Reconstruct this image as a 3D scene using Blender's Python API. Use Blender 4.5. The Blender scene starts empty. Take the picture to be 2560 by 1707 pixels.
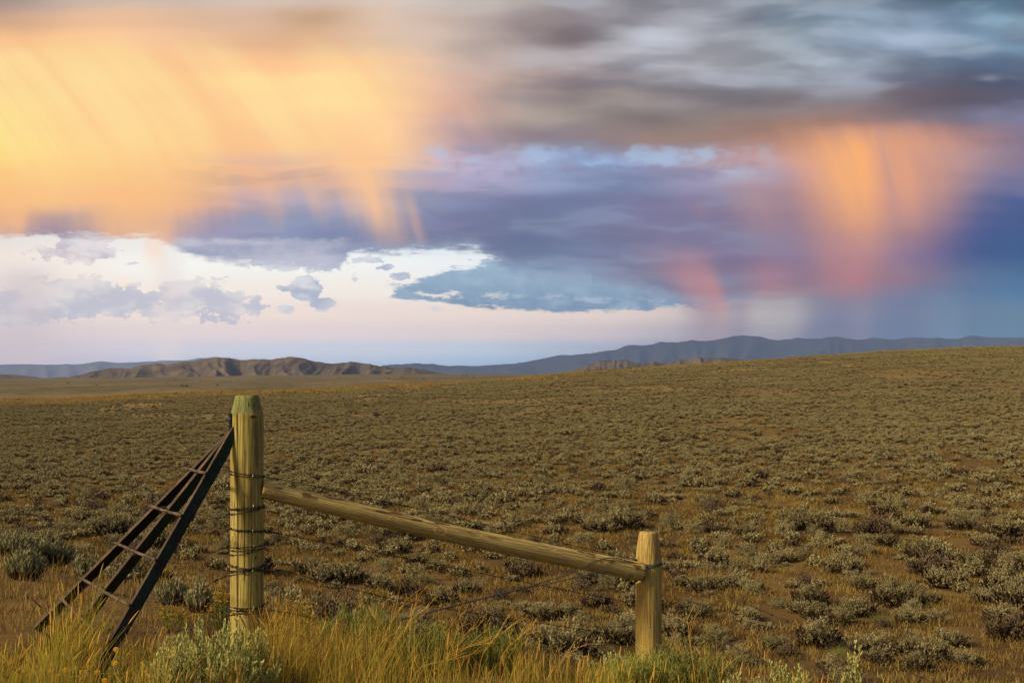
import bpy, bmesh, math, random
from mathutils import Vector, Matrix, noise as mn
R = math.radians
rnd = random.Random(7)
SC = bpy.context.scene
COL = SC.collection
F = 3555.0; CX = 1280.0; HY = 938.0      # focal length and horizon, measured on the photograph

def lin(c):
    out = []
    for v in c:
        v /= 255.0
        out.append(v / 12.92 if v <= 0.04045 else ((v + 0.055) / 1.055) ** 2.4)
    return out
def P(X, Y, d):
    return Vector(((X - CX) / F * d, d, -(Y - HY) / F * d))
def lerp(a, b, t): return a + (b - a) * t
def tab(t, x):
    if x <= t[0][0]: return t[0][1]
    for i in range(1, len(t)):
        if x <= t[i][0]:
            a, b = t[i - 1], t[i]
            return lerp(a[1], b[1], (x - a[0]) / (b[0] - a[0]))
    return t[-1][1]
def sstep(t):
    t = max(0.0, min(1.0, t)); return t * t * (3 - 2 * t)

# ------------------------------------------------------------------ objects
def tag(o, label=None, cat=None, group=None, kind=None):
    if label: o['label'] = label
    if cat: o['category'] = cat
    if group: o['group'] = group
    if kind: o['kind'] = kind
    return o
def mesh(name, verts, faces, mats, mi=None, smooth=False):
    me = bpy.data.meshes.new(name)
    me.from_pydata(verts, [], faces)
    for m in (mats if isinstance(mats, (list, tuple)) else [mats]): me.materials.append(m)
    if mi: me.polygons.foreach_set('material_index', mi)
    if smooth: me.polygons.foreach_set('use_smooth', [True] * len(me.polygons))
    me.update()
    return me
def link(name, me, parent=None, loc=None):
    o = bpy.data.objects.new(name, me); COL.objects.link(o)
    if parent: o.parent = parent
    if loc is not None: o.location = loc
    return o
def empty(name, loc):
    o = bpy.data.objects.new(name, None); COL.objects.link(o); o.location = loc
    o.empty_display_size = 0.1
    return o

class MB:
    def __init__(s): s.v = []; s.f = []; s.m = []
    def quad(s, a, b, c, d, mi=0):
        i = len(s.v); s.v += [a, b, c, d]; s.f.append((i, i + 1, i + 2, i + 3)); s.m.append(mi)
    def tri(s, a, b, c, mi=0):
        i = len(s.v); s.v += [a, b, c]; s.f.append((i, i + 1, i + 2)); s.m.append(mi)
    def tube(s, pts, rad, n=6, mi=0, cap=True):
        pts = [Vector(p) for p in pts]
        base = len(s.v); up = None
        for k, p in enumerate(pts):
            t = (pts[min(k + 1, len(pts) - 1)] - pts[max(k - 1, 0)]).normalized()
            if up is None:
                up = Vector((0, 0, 1)) if abs(t.z) < .9 else Vector((1, 0, 0))
            a = (up - t * up.dot(t)).normalized(); b = t.cross(a); up = a
            r = rad[k] if isinstance(rad, (list, tuple)) else rad
            for j in range(n):
                an = 2 * math.pi * j / n
                s.v.append(p + a * (r * math.cos(an)) + b * (r * math.sin(an)))
        for k in range(len(pts) - 1):
            for j in range(n):
                a0 = base + k * n + j; a1 = base + k * n + (j + 1) % n
                s.f.append((a0, a1, a1 + n, a0 + n)); s.m.append(mi)
        if cap:
            s.f.append(tuple(base + j for j in reversed(range(n)))); s.m.append(mi)
            e = base + (len(pts) - 1) * n
            s.f.append(tuple(e + j for j in range(n))); s.m.append(mi)
    def prism(s, sec, p0, p1, ax, ay, mis=None):
        """section points (list of 2D) swept from p0 to p1; mis = material per side"""
        b = len(s.v); n = len(sec)
        for p in (p0, p1):
            for (u, v) in sec: s.v.append(p + ax * u + ay * v)
        for j in range(n):
            k = (j + 1) % n
            s.f.append((b + j, b + k, b + n + k, b + n + j)); s.m.append(mis[j] if mis else 0)
        s.f.append(tuple(b + j for j in reversed(range(n)))); s.m.append(0)
        s.f.append(tuple(b + n + j for j in range(n))); s.m.append(0)
    def mesh(s, name, mats, smooth=False, fix=False):
        me = mesh(name, s.v, s.f, mats, s.m, smooth)
        if fix:
            bm = bmesh.new(); bm.from_mesh(me); bmesh.ops.recalc_face_normals(bm, faces=bm.faces); bm.to_mesh(me); bm.free()
        return me

# ------------------------------------------------------------------ node expression helper
class E:
    """a float/vector/colour socket with arithmetic, so shaders read like formulas"""
    def __init__(s, nt, sock): s.nt = nt; s.k = sock
    def _m(s, op, *o, clamp=False):
        n = s.nt.nodes.new('ShaderNodeMath'); n.operation = op; n.use_clamp = clamp
        for i, q in enumerate((s,) + o):
            if isinstance(q, E): s.nt.links.new(q.k, n.inputs[i])
            else: n.inputs[i].default_value = float(q)
        return E(s.nt, n.outputs[0])
    def __add__(s, o): return s._m('ADD', o)
    __radd__ = __add__
    def __sub__(s, o): return s._m('SUBTRACT', o)
    def __rsub__(s, o): return (s * -1.0) + o
    def __mul__(s, o): return s._m('MULTIPLY', o)
    __rmul__ = __mul__
    def __truediv__(s, o): return s._m('DIVIDE', o)
    def ma(s, a, b): return s._m('MULTIPLY_ADD', a, b)
    def sin(s): return s._m('SINE')
    def abs(s): return s._m('ABSOLUTE')
    def pow(s, o): return s._m('POWER', o)
    def min(s, o): return s._m('MINIMUM', o)
    def max(s, o): return s._m('MAXIMUM', o)
    def clamp(s): return s._m('ADD', 0.0, clamp=True)
    def step(s, a, b, v0=0.0, v1=1.0):
        n = s.nt.nodes.new('ShaderNodeMapRange'); n.interpolation_type = 'SMOOTHSTEP'
        s.nt.links.new(s.k, n.inputs['Value'])
        rev = a > b
        if rev: a, b, v0, v1 = b, a, v1, v0
        n.inputs['From Min'].default_value = a; n.inputs['From Max'].default_value = b
        n.inputs['To Min'].default_value = v0; n.inputs['To Max'].default_value = v1
        return E(s.nt, n.outputs['Result'])
def xyz(nt, x, y, z=0.0):
    n = nt.nodes.new('ShaderNodeCombineXYZ')
    for i, q in enumerate((x, y, z)):
        if isinstance(q, E): nt.links.new(q.k, n.inputs[i])
        else: n.inputs[i].default_value = float(q)
    return E(nt, n.outputs[0])
def sep(nt, v):
    n = nt.nodes.new('ShaderNodeSeparateXYZ'); nt.links.new(v.k, n.inputs[0])
    return [E(nt, o) for o in n.outputs]
def vmath(nt, op, a, b=None, scale=None):
    n = nt.nodes.new('ShaderNodeVectorMath'); n.operation = op
    for i, q in enumerate((a, b)):
        if q is None: continue
        if isinstance(q, E): nt.links.new(q.k, n.inputs[i])
        else: n.inputs[i].default_value = q
    if scale is not None: n.inputs['Scale'].default_value = scale
    return E(nt, n.outputs['Value'] if op in ('LENGTH', 'DISTANCE', 'DOT_PRODUCT') else n.outputs['Vector'])
def noise(nt, vec, scale, detail=3.0, rough=0.5, dim='3D', dist=0.0):
    n = nt.nodes.new('ShaderNodeTexNoise'); n.noise_dimensions = dim
    nt.links.new(vec.k, n.inputs['Vector'])
    n.inputs['Scale'].default_value = scale; n.inputs['Detail'].default_value = detail
    n.inputs['Roughness'].default_value = rough; n.inputs['Distortion'].default_value = dist
    return E(nt, n.outputs['Fac'] if 'Fac' in n.outputs else n.outputs[0])
def mixc(nt, f, a, b, mode='MIX'):
    n = nt.nodes.new('ShaderNodeMix'); n.data_type = 'RGBA'; n.blend_type = mode
    cs = [i for i in n.inputs if i.type == 'RGBA']; fs = [i for i in n.inputs if i.name == 'Factor' and i.type == 'VALUE']
    if isinstance(f, E): nt.links.new(f.k, fs[0])
    else: fs[0].default_value = f
    for q, i in zip((a, b), cs):
        if isinstance(q, E): nt.links.new(q.k, i)
        else: i.default_value = (q[0], q[1], q[2], 1)
    return E(nt, [o for o in n.outputs if o.type == 'RGBA'][0])
def ramp(nt, f, stops, interp='LINEAR'):
    n = nt.nodes.new('ShaderNodeValToRGB'); n.color_ramp.interpolation = interp
    nt.links.new(f.k, n.inputs[0]); el = n.color_ramp.elements
    while len(el) > 1: el.remove(el[0])
    el[0].position = stops[0][0]; el[0].color = (*stops[0][1][:3], 1)
    for p, c in stops[1:]:
        e = el.new(p); e.color = (*c[:3], 1)
    return E(nt, n.outputs[0])
def curve(nt, f, pts, lo, hi):
    """1D lookup: pts (x in 0..1, value) -> value, through a grey ramp between lo and hi"""
    st = [(x, [(v - lo) / (hi - lo)] * 3) for x, v in pts]
    return ramp(nt, f, st, 'LINEAR')._m('MULTIPLY_ADD', hi - lo, lo)

def new_mat(name):
    m = bpy.data.materials.new(name); m.use_nodes = True
    nt = m.node_tree; nt.nodes.clear()
    out = nt.nodes.new('ShaderNodeOutputMaterial')
    return m, nt, out
def coord(nt, which='Object'):
    n = nt.nodes.new('ShaderNodeTexCoord'); return E(nt, n.outputs[which])
def worldpos(nt):
    n = nt.nodes.new('ShaderNodeNewGeometry'); return E(nt, n.outputs['Position'])
def bump(nt, h, strength, dist):
    n = nt.nodes.new('ShaderNodeBump'); nt.links.new(h.k, n.inputs['Height'])
    n.inputs['Strength'].default_value = strength; n.inputs['Distance'].default_value = dist
    return n.outputs['Normal']
def principled(nt, out, col, rough=0.8, metal=0.0, nrm=None, spec=0.3):
    n = nt.nodes.new('ShaderNodeBsdfPrincipled')
    if isinstance(col, E): nt.links.new(col.k, n.inputs['Base Color'])
    else: n.inputs['Base Color'].default_value = (*col, 1)
    if isinstance(rough, E): nt.links.new(rough.k, n.inputs['Roughness'])
    else: n.inputs['Roughness'].default_value = rough
    n.inputs['Metallic'].default_value = metal
    n.inputs['Specular IOR Level'].default_value = spec
    if nrm is not None: nt.links.new(nrm, n.inputs['Normal'])
    nt.links.new(n.outputs[0], out.inputs['Surface'])
def leaf_mat(name, c1, c2, transl=0.25, vary=1.0):
    """foliage: colour varies from plant to plant (object random) and along the plant (noise)"""
    m, nt, out = new_mat(name)
    oi = nt.nodes.new('ShaderNodeObjectInfo'); r = E(nt, oi.outputs['Random'])
    nz = noise(nt, coord(nt), 6.0, 2)
    f = (r * (0.55 * vary) + nz.step(.3, .7) * 0.45).clamp()
    c = mixc(nt, f, c1, c2)
    d = nt.nodes.new('ShaderNodeBsdfDiffuse'); nt.links.new(c.k, d.inputs[0])
    if transl > 0:
        t = nt.nodes.new('ShaderNodeBsdfTranslucent'); nt.links.new(c.k, t.inputs[0])
        mx = nt.nodes.new('ShaderNodeMixShader'); mx.inputs[0].default_value = transl
        nt.links.new(d.outputs[0], mx.inputs[1]); nt.links.new(t.outputs[0], mx.inputs[2])
        nt.links.new(mx.outputs[0], out.inputs['Surface'])
    else:
        nt.links.new(d.outputs[0], out.inputs['Surface'])
    return m
# ------------------------------------------------------------------ camera
cam = bpy.data.cameras.new('camera'); co = bpy.data.objects.new('camera', cam); COL.objects.link(co)
co.location = (0, 0, 0); co.rotation_euler = (R(90), 0, 0)
cam.sensor_width = 36.0; cam.lens = F / 2560 * 36.0
cam.shift_y = (HY - 853.5) / 2560.0
cam.clip_start = 0.1; cam.clip_end = 120000.0
SC.camera = co
SC.view_settings.view_transform = 'Standard'; SC.view_settings.look = 'None'
SC.view_settings.exposure = 0.0; SC.view_settings.gamma = 1.0

# ------------------------------------------------------------------ sun
SUN_AZ = R(-116); SUN_EL = R(30)     # azimuth from +Y (view direction), clockwise positive; behind and to the left
sd = Vector((math.sin(SUN_AZ) * math.cos(SUN_EL), math.cos(SUN_AZ) * math.cos(SUN_EL), math.sin(SUN_EL)))
sl = bpy.data.lights.new('sun', 'SUN'); sl.energy = 5.0; sl.angle = R(7); sl.color = (1.0, 0.78, 0.46)
so = bpy.data.objects.new('sun', sl); COL.objects.link(so)
so.rotation_euler = sd.to_track_quat('Z', 'Y').to_euler(); so.location = sd * 50

# ------------------------------------------------------------------ sky
W = bpy.data.worlds.new('World'); SC.world = W; W.use_nodes = True
nt = W.node_tree; nt.nodes.clear()
wout = nt.nodes.new('ShaderNodeOutputWorld'); 
D = coord(nt, 'Generated'); dx, dy, dz = sep(nt, D)
ady = dy.abs().max(0.05)
# sky chart: bearing (X) and height (Y), in the units in which the sky was measured
Xs = (dx / ady).ma(F, CX); Ys = (dz / ady).ma(-F, HY)
V2 = xyz(nt, Xs * 0.001, Ys * 0.001, 0.0)
wn = nt.nodes.new('ShaderNodeTexNoise'); wn.noise_dimensions = '2D'
wv = xyz(nt, Xs * 0.0016, Ys * 0.0042, 0.0); nt.links.new(wv.k, wn.inputs['Vector'])
wn.inputs['Scale'].default_value = 1.6; wn.inputs['Detail'].default_value = 4; wn.inputs['Roughness'].default_value = .48
wr, wg, wb = sep(nt, E(nt, wn.outputs['Color']))
X1 = Xs + (wr - 0.5) * 150.0; Y1 = Ys + (wg - 0.5) * 52.0

COLS = [i * 160 / 2560 for i in range(17)]
UP = {
 0: [(165,145,140),(200,178,165),(205,185,172),(208,188,175),(215,195,182),(212,190,176),(218,200,188),(205,195,188),(190,180,175),(150,145,148),(150,150,160),(145,148,158),(125,135,148),(112,128,145),(95,115,138),(90,115,138),(90,120,145)],
 50: [(205,165,135),(230,185,150),(235,190,155),(222,185,155),(215,180,155),(200,165,135),(222,195,175),(195,175,165),(165,150,148),(145,135,140),(160,158,168),(150,152,162),(125,135,150),(120,138,155),(140,160,182),(115,140,165),(150,185,208)],
 100: [(248,190,140),(252,200,148),(248,200,155),(238,190,152),(225,180,145),(222,178,145),(218,188,168),(200,180,168),(160,145,145),(140,130,135),(185,188,198),(170,172,182),(170,178,188),(140,155,172),(150,170,195),(120,145,170),(125,155,180)],
 150: [(253,212,150),(254,208,148),(252,208,150),(252,198,148),(253,198,148),(253,200,150),(248,198,158),(215,185,168),(180,165,162),(175,165,168),(185,185,195),(180,180,190),(165,172,182),(170,182,198),(130,145,165),(100,120,145),(95,115,145)],
 200: [(254,210,145),(254,214,152),(253,210,150),(253,208,148),(254,218,155),(254,222,160),(253,208,155),(228,188,165),(190,168,160),(160,145,148),(150,145,152),(140,138,148),(145,148,160),(140,145,160),(115,120,140),(90,95,115),(82,90,115)],
 250: [(254,218,145),(254,212,148),(253,208,145),(253,205,148),(253,208,150),(254,222,158),(253,208,155),(225,180,158),(175,155,150),(145,132,132),(150,140,138),(128,120,125),(125,115,120),(122,112,118),(118,108,118),(100,92,108),(95,95,120)],
 300: [(254,224,140),(254,210,145),(254,208,145),(253,205,145),(253,208,150),(253,212,155),(252,200,155),(205,168,158),(180,162,154),(160,148,144),(132,122,122),(140,125,122),(145,122,115),(150,120,112),(135,118,125),(120,115,135),(120,120,150)],
 350: [(254,228,135),(254,210,140),(253,205,142),(252,200,140),(252,200,148),(252,205,150),(250,198,155),(190,162,165),(148,133,140),(138,126,134),(150,128,124),(155,130,124),(170,135,125),(185,140,125),(180,138,130),(165,132,138),(130,115,140)],
 400: [(254,222,130),(254,212,135),(253,200,135),(250,192,135),(235,188,160),(238,190,158),(248,195,155),(195,175,190),(165,165,195),(145,165,203),(150,160,195),(175,158,175),(190,155,155),(180,145,148),(165,138,145),(160,135,145),(140,125,150)],
 450: [(252,205,125),(252,205,130),(250,195,128),(245,185,135),(215,175,160),(200,168,165),(200,170,170),(180,165,190),(160,160,192),(140,155,190),(135,145,180),(155,148,175),(165,148,165),(170,140,150),(160,135,148),(145,128,148),(115,115,155)],
 500: [(252,195,125),(245,190,130),(248,185,125),(225,170,140),(178,164,184),(166,164,188),(158,160,188),(150,155,186),(125,130,165),(115,125,160),(125,125,160),(135,125,155),(150,128,145),(160,132,145),(145,125,145),(120,115,145),(75,95,145)],
 550: [(225,170,140),(165,145,160),(215,172,145),(168,150,170),(145,150,180),(135,145,178),(135,142,173),(125,128,165),(110,120,155),(110,120,155),(120,120,155),(125,118,150),(135,122,148),(150,128,142),(130,118,145),(95,100,145),(65,90,140)],
 590: [(190,165,165),(160,145,165),(200,170,160),(165,155,180),(150,155,185),(130,140,175),(130,135,168),(125,128,160),(108,120,155),(112,120,155),(122,120,152),(125,120,152),(125,118,148),(140,120,145),(118,112,145),(82,95,145),(62,92,140)],
 640: [(178,172,190),(178,172,190),(180,176,192),(165,168,190),(150,160,185),(145,158,188),(150,158,182),(125,130,160),(115,130,160),(112,125,158),(125,122,152),(135,120,148),(122,115,148),(140,118,142),(122,110,145),(82,95,145),(62,95,142)],
 700: [(178,172,190),(178,172,190),(180,176,192),(165,168,190),(150,160,185),(145,158,188),(150,158,182),(130,150,178),(125,150,180),(120,145,178),(130,132,160),(130,122,150),(132,118,145),(145,118,140),(132,115,142),(98,112,148),(78,112,152)],
 745: [(178,172,190),(178,172,190),(180,176,192),(165,168,190),(150,160,185),(145,158,188),(150,158,182),(130,150,178),(125,150,180),(120,145,178),(130,142,168),(138,130,155),(138,125,145),(145,122,142),(125,120,152),(98,122,158),(82,125,165)],
}
def grid(rows, X, Y, cols, interp='CARDINAL'):
    fx = (X * (1 / 2560.0)).clamp(); prev = None; py = 0
    for y in sorted(rows):
        r = ramp(nt, fx, list(zip(cols, [lin(c) for c in rows[y]])), interp)
        prev = r if prev is None else mixc(nt, Y.step(py, y), prev, r)
        py = y
    return prev
deck = grid(UP, X1, Y1, COLS)
LC = [i * 320 / 2560 for i in range(9)]
LOW = {
 600: [(232,224,221),(236,234,232),(228,234,238),(212,225,233),(220,232,240),(215,225,232),(180,180,190),(110,130,160),(80,120,160)],
 660: [(238,232,226),(245,243,239),(243,243,240),(239,242,242),(228,233,238),(215,215,222),(175,175,186),(110,130,160),(80,120,160)],
 720: [(228,222,220),(241,233,226),(241,233,226),(239,233,227),(234,226,222),(224,214,213),(178,172,178),(118,128,155),(85,125,165)],
 780: [(220,210,211),(236,223,216),(236,220,215),(231,216,211),(226,211,207),(213,199,198),(172,166,174),(122,130,158),(98,130,160)],
 830: [(212,200,206),(223,210,213),(222,208,213),(218,205,210),(210,198,203),(186,180,191),(140,142,163),(114,128,158),(98,132,162)],
 870: [(203,194,207),(208,203,217),(197,202,219),(191,199,216),(176,189,209),(152,162,186),(120,132,160),(104,124,156),(96,132,164)],
 915: [(192,188,207),(185,192,212),(178,192,213),(166,186,212),(150,175,205),(135,155,185),(110,130,165),(90,122,162),(85,135,172)],
}
clear = grid(LOW, Xs + (wb - .5) * 60, Ys + (wr - .5) * 14, LC)
# fine and large irregularities shared by the layers
n_edge = noise(nt, xyz(nt, Xs * 0.001, Ys * 0.0018), 19.0, 6, .74, '2D')          # ragged cloud edges
n_str = noise(nt, xyz(nt, Xs * 0.0008 + wr * .05, Ys * 0.0040), 17.0, 6, .68, '2D')     # flat ragged layers
n_soft = noise(nt, xyz(nt, Xs * 0.001, Ys * 0.0040 + (wr * 0.22)), 3.6, 4, .42, '2D')        # layered soft cloud
# the deck's own texture: soft horizontal layering, weaker in the bright rain
low_fade = Xs.step(800, 1500)
tex = ((n_soft - .5) * 2.0) * (low_fade * Ys.step(520, 300, .08, .24) + 0.05)
deck = mixc(nt, 1.0, deck, xyz(nt, tex * 0.95 + 1.0, tex + 1.0, tex * 1.02 + 1.0), 'MULTIPLY')
up_r = Xs.step(1150, 1500) * Ys.step(300, 200)
deck = mixc(nt, up_r * n_soft.step(.50, .70) * .30, deck, lin((192, 200, 214)))
deck = mixc(nt, up_r * n_soft.step(.50, .32) * .32, deck, lin((98, 97, 110)))
n_lay = noise(nt, xyz(nt, Xs * 0.0009 + wb * .25, Ys * 0.0058 + wr * .5), 3.0, 4, .46, '2D')
lay = Ys.step(370, 430) * Xs.step(380, 560) * Xs.step(2150, 1650)
deck = mixc(nt, lay * n_lay.step(.50, .70) * .34, deck, lin((150, 162, 192)))
deck = mixc(nt, lay * n_lay.step(.50, .34) * .32, deck, lin((96, 108, 145)))
deck = mixc(nt, Xs.step(380, 460) * Xs.step(900, 820) * (Ys + (n_edge - .5) * 30.0).step(590, 606) * .92, deck, mixc(nt, (n_lay + (n_edge - .5) * .4).step(.35, .65), lin((156, 162, 188)), lin((190, 191, 208))))
# billowing detail in the gap under the big cloud
n_bil = noise(nt, xyz(nt, Xs * 0.001, Ys * 0.0021), 8.0, 5, .56, '2D')
gapm = Ys.step(350, 378) * Ys.step(470, 420) * Xs.step(1020, 1120) * Xs.step(2000, 1820)
deck = mixc(nt, gapm * n_bil.step(.48, .68) * 0.6, deck, lin((172, 196, 226)))
deck = mixc(nt, gapm * n_bil.step(.50, .36) * 0.45, deck, lin((140, 138, 168)))

# slanted rain streaks
skew = ((Ys - 650.0) * (Ys - 650.0)).min(500000.0) * 0.00088    # lean grows with height
ust = Xs + skew
st = noise(nt, xyz(nt, ust * 0.010, Ys * 0.0011), 1.5, 4, .55, '2D')
st2 = noise(nt, xyz(nt, ust * 0.0042, Ys * 0.0009 + 7.3), 1.0, 2, .5, '2D')
stq = st.step(.30, .66)

def curtain(base, x0, y0, x1, y1, w0, w1, col, alpha, streak=.6, bend=0.0, fin=.12, fout=.35, hardL=.45, hardR=.45, rag=0.0):
    v = (Ys - y0) * (1.0 / (y1 - y0))
    if rag: v = v + (st - .5) * rag
    vc = v.clamp()
    cx = vc.ma(x1 - x0, x0)
    if bend: cx = cx + (vc * (vc * -1.0 + 1.0)) * bend
    w = vc.ma(w1 - w0, w0)
    q = ((st - .5).ma(14.0, 0) + Xs - cx) / w
    m = q.step(-1.0, -1.0 + hardL * 1.6) * q.step(1.0, 1.0 - hardR * 1.6)
    m = m * v.step(0.0, fin) * v.step(1.0, 1.0 - fout)
    if streak > .01: m = m * stq.ma(streak, 1.0 - streak)
    return mixc(nt, m * alpha, base, lin(col))

# ---- left half of the deck: the broad orange rain
dl = deck
warm = Xs.step(1150, 850) * Ys.step(60, 170) * Ys.step(600, 330)
dl = mixc(nt, (st2.step(.40, .62) * warm * 0.38), dl, lin((255, 226, 158)))
dl = mixc(nt, (st2.step(.52, .34) * warm * 0.34), dl, lin((250, 192, 138)))
stf = noise(nt, xyz(nt, ust * 0.0125 + Ys * -.0012, Ys * 0.0010), 1.5, 4, .62, '2D')
dl = mixc(nt, stf.step(.42, .76) * warm * st2.step(.3, .7) * 0.22, dl, lin((255, 232, 170)))
dl = mixc(nt, stf.step(.52, .30) * warm * 0.16, dl, lin((248, 188, 134)))
hem = curve(nt, Xs * (1 / 2560.0), [(0, 570), (.02, 580), (.032, 480), (.05, 470), (.075, 530), (.10, 575), (.14, 612), (.165, 590), (.19, 490), (.24, 465), (.30, 470), (.35, 465), (.5, 430)], 400, 640)
hm = (Ys - (hem + (st - .5) * 150.0)).step(110, -70) * Xs.step(1010, 880) * Ys.step(330, 540)
dl = mixc(nt, hm * 0.60, dl, lin((250, 192, 140)))
dl = curtain(dl, 830, 240, 1000, 660, 150, 74, (252, 198, 148), .90, .35, bend=-10, fin=.4, fout=.35, hardL=.8, hardR=.7)
dl = curtain(dl, 1005, 420, 1066, 650, 30, 20, (244, 190, 154), .5, .3, fin=.5, fout=.4, hardL=.9, hardR=.9)
dl = curtain(dl, 1060, 160, 1330, 420, 190, 80, (232, 184, 158), .6, .95, fin=.4, fout=.5, hardL=.9, hardR=.9)
# ---- right half: the separate orange shafts
dr = deck
dr = curtain(dr, 2130, 270, 2190, 790, 400, 290, (212, 148, 138), .78, .2, fin=.30, fout=.5, hardL=.95, hardR=.95, rag=.12)
dr = curtain(dr, 1870, 380, 1920, 670, 130, 90, (212, 160, 144), .55, .5, fin=.5, fout=.6, hardL=.95, hardR=.95, rag=.3)
dr = curtain(dr, 1745, 490, 1760, 570, 50, 30, (190, 145, 150), .5, .7, fin=.4, fout=.6, hardL=.8, hardR=.8)
dr = curtain(dr, 2085, 290, 2135, 720, 215, 118, (250, 176, 116), .96, .18, bend=16, fin=.22, fout=.70, hardL=.85, hardR=.50, rag=.10)
dr = curtain(dr, 2080, 330, 2130, 600, 140, 76, (255, 186, 116), .75, .35, bend=10, fin=.35, fout=.65, hardL=.95, hardR=.9, rag=.06)
dr = curtain(dr, 2350, 280, 2300, 660, 215, 110, (224, 160, 130), .80, .25, fin=.25, fout=.6, hardL=.5, hardR=.95, rag=.08)
dr = curtain(dr, 2262, 300, 2290, 600, 60, 66, (238, 168, 120), .45, .3, fin=.25, fout=.6, hardL=.6, hardR=.95, rag=.08)
dr = curtain(dr, 2188, 285, 2246, 570, 20, 15, (186, 146, 150), .6, .0, fin=.2, fout=.5, hardL=.95, hardR=.95)
dr = curtain(dr, 1910, 610, 1930, 770, 100, 90, (186, 128, 138), .75, .2, fin=.5, fout=.35, hardL=.9, hardR=.9)
dr = curtain(dr, 2110, 560, 2140, 810, 120, 90, (200, 132, 136), .8, .3, fin=.5, fout=.5, hardL=.9, hardR=.9, rag=.2)

# lower edge of the deck, and the separate cloud banks over the pale low sky
fX = (Xs * (1 / 2560.0)).clamp()
def K(l): return [(x / 2560.0, y) for x, y in l]
bot = curve(nt, fX, K([(0,592),(120,588),(250,592),(370,594),(410,606),(450,630),(520,654),(620,658),(700,668),(780,674),(850,668),(872,640),(900,632),(960,636),(1050,628),(1190,626),(1230,650),(1290,690),(1400,700),(1600,720),(1700,748),(1850,750),(1990,742),(2150,744),(2300,738),(2560,728)]), 560, 860)
soft_r = Xs.step(1700, 2250)
ed = (bot + (n_str - .5) * (soft_r * -20.0 + 50.0) + (n_edge - .5) * 26.0) - Ys
m_hard = ed.step(-9.0, 14.0); m_soft = ed.step(-50.0, 45.0)
m_deck = m_hard + (m_soft - m_hard) * soft_r.max(Xs.step(1230, 1400) * .8)
dl = mixc(nt, ed.step(46, 0) * Xs.step(840, 900) * .55, dl, lin((156, 170, 196)))
def bank(top, bott, soft=8.0, amp=60.0):
    t = curve(nt, fX, K(top), 560, 860); b = curve(nt, fX, K(bott), 560, 860)
    d = (Ys - t).min((b - Ys) * 2.2)
    return (d + (n_str - .5) * amp * 1.2 + (n_edge - .5) * amp * .5).step(-2.0, soft)
b1 = bank([(920,800),(960,745),(1000,705),(1060,688),(1150,666),(1220,644),(1300,640),(1900,640),(1950,800)], [(920,700),(970,746),(1060,754),(1160,766),(1300,776),(1420,784),(1500,782),(1600,776),(1750,766),(1850,754),(1950,700)], 16, 60)
b1c = mixc(nt, (Ys + (n_bil - .5) * 120.0 + (n_edge - .5) * 90.0).step(650, 790), lin((152, 178, 202)), lin((122, 147, 178)))
b1c = mixc(nt, n_bil.step(.46, .66) * .4, b1c, lin((172, 194, 212)))
slit = n_str.step(.46, .56) * ((Ys - (curve(nt, fX, K([(900,742),(1150,734),(1400,744),(1800,752)]), 560, 860)) + (n_bil - .5) * 40.0).abs() + (n_edge - .5) * 40.0).step(11, 0)
low = mixc(nt, b1 * (slit * Xs.step(1300, 1180) * Xs.step(1010, 1060) * -.85 + 1.0), clear, b1c)
low = mixc(nt, slit * b1 * Xs.step(1160, 1260) * .35, low, lin((196, 208, 220)))
def blobs(lst, amp, soft):
    tot = None
    for (cx, cy, rx, ry) in lst:
        v = vmath(nt, 'MULTIPLY_ADD', xyz(nt, Xs, Ys), (1.0 / rx, 1.0 / ry, 0))
        v.k.node.inputs[2].default_value = (-cx / rx, -cy / ry, 0)
        d = vmath(nt, 'LENGTH', v).ma(-min(rx, ry), min(rx, ry))
        tot = d if tot is None else tot.max(d)
    return (tot + (n_edge - .5) * amp).step(0.0, soft)
ll = low
c1 = blobs([(120,630,50,16),(205,615,80,44),(265,630,30,24)], 95, 5)
ll = mixc(nt, c1 * .9, ll, mixc(nt, (n_bil + (n_edge - .5) * .5).step(.30, .65), lin((176, 172, 192)), lin((224, 220, 226))))
c2 = blobs([(60,765,150,44),(180,745,130,56),(300,752,80,44),(480,740,120,44),(570,762,90,40),(420,774,120,30)], 105, 6)
ll = mixc(nt, c2 * .85, ll, mixc(nt, (Ys + (n_bil - .5) * 420.0 + (n_edge - .5) * 160.0).step(680, 820), lin((222, 218, 220)), lin((184, 187, 207))))
c3 = blobs([(765,725,44,36),(800,757,46,18),(725,722,38,10),(650,655,40,14),(715,668,60,12),(800,664,70,14),(925,650,36,12),(958,668,24,8),(880,695,24,8),(985,712,30,9),(710,775,20,9),(1005,690,30,12),(345,656,34,5),(1085,772,18,6)], 52, 4)
ll = mixc(nt, c3 * .85, ll, mixc(nt, (n_bil + (n_edge - .5) * .5).step(.35, .62), lin((158, 172, 198)), lin((208, 212, 221))))
glow = blobs([(310,708,22,14)], 20, 12)
ll = mixc(nt, glow * .6, ll, lin((255, 232, 210)))
def lowshaft(b, x, w, col, a, y0=700, lean=0.0):
    m = (((st - .5).ma(30.0, -x) + Xs) + (Ys - 800.0) * lean).abs().step(w, 0) * Ys.step(y0, y0 + 60)
    return mixc(nt, m * a, b, lin(col))
lr = low
lr = lowshaft(lr, 1770, 90, (158, 146, 164), .75)
lr = lowshaft(lr, 1850, 60, (140, 134, 158), .55)
gl = blobs([(1940, 790, 125, 100)], 16, 80)
lr = mixc(nt, gl * .48, lr, lin((184, 181, 186)))
lr = lowshaft(lr, 2090, 120, (116, 124, 156), .7, 690)
lr = lowshaft(lr, 2230, 110, (100, 122, 158), .5, 690)
lr = lowshaft(lr, 2360, 80, (118, 144, 172), .4, 690)
lr = lowshaft(lr, 2150, 50, (136, 136, 164), .45, 690)
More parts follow.
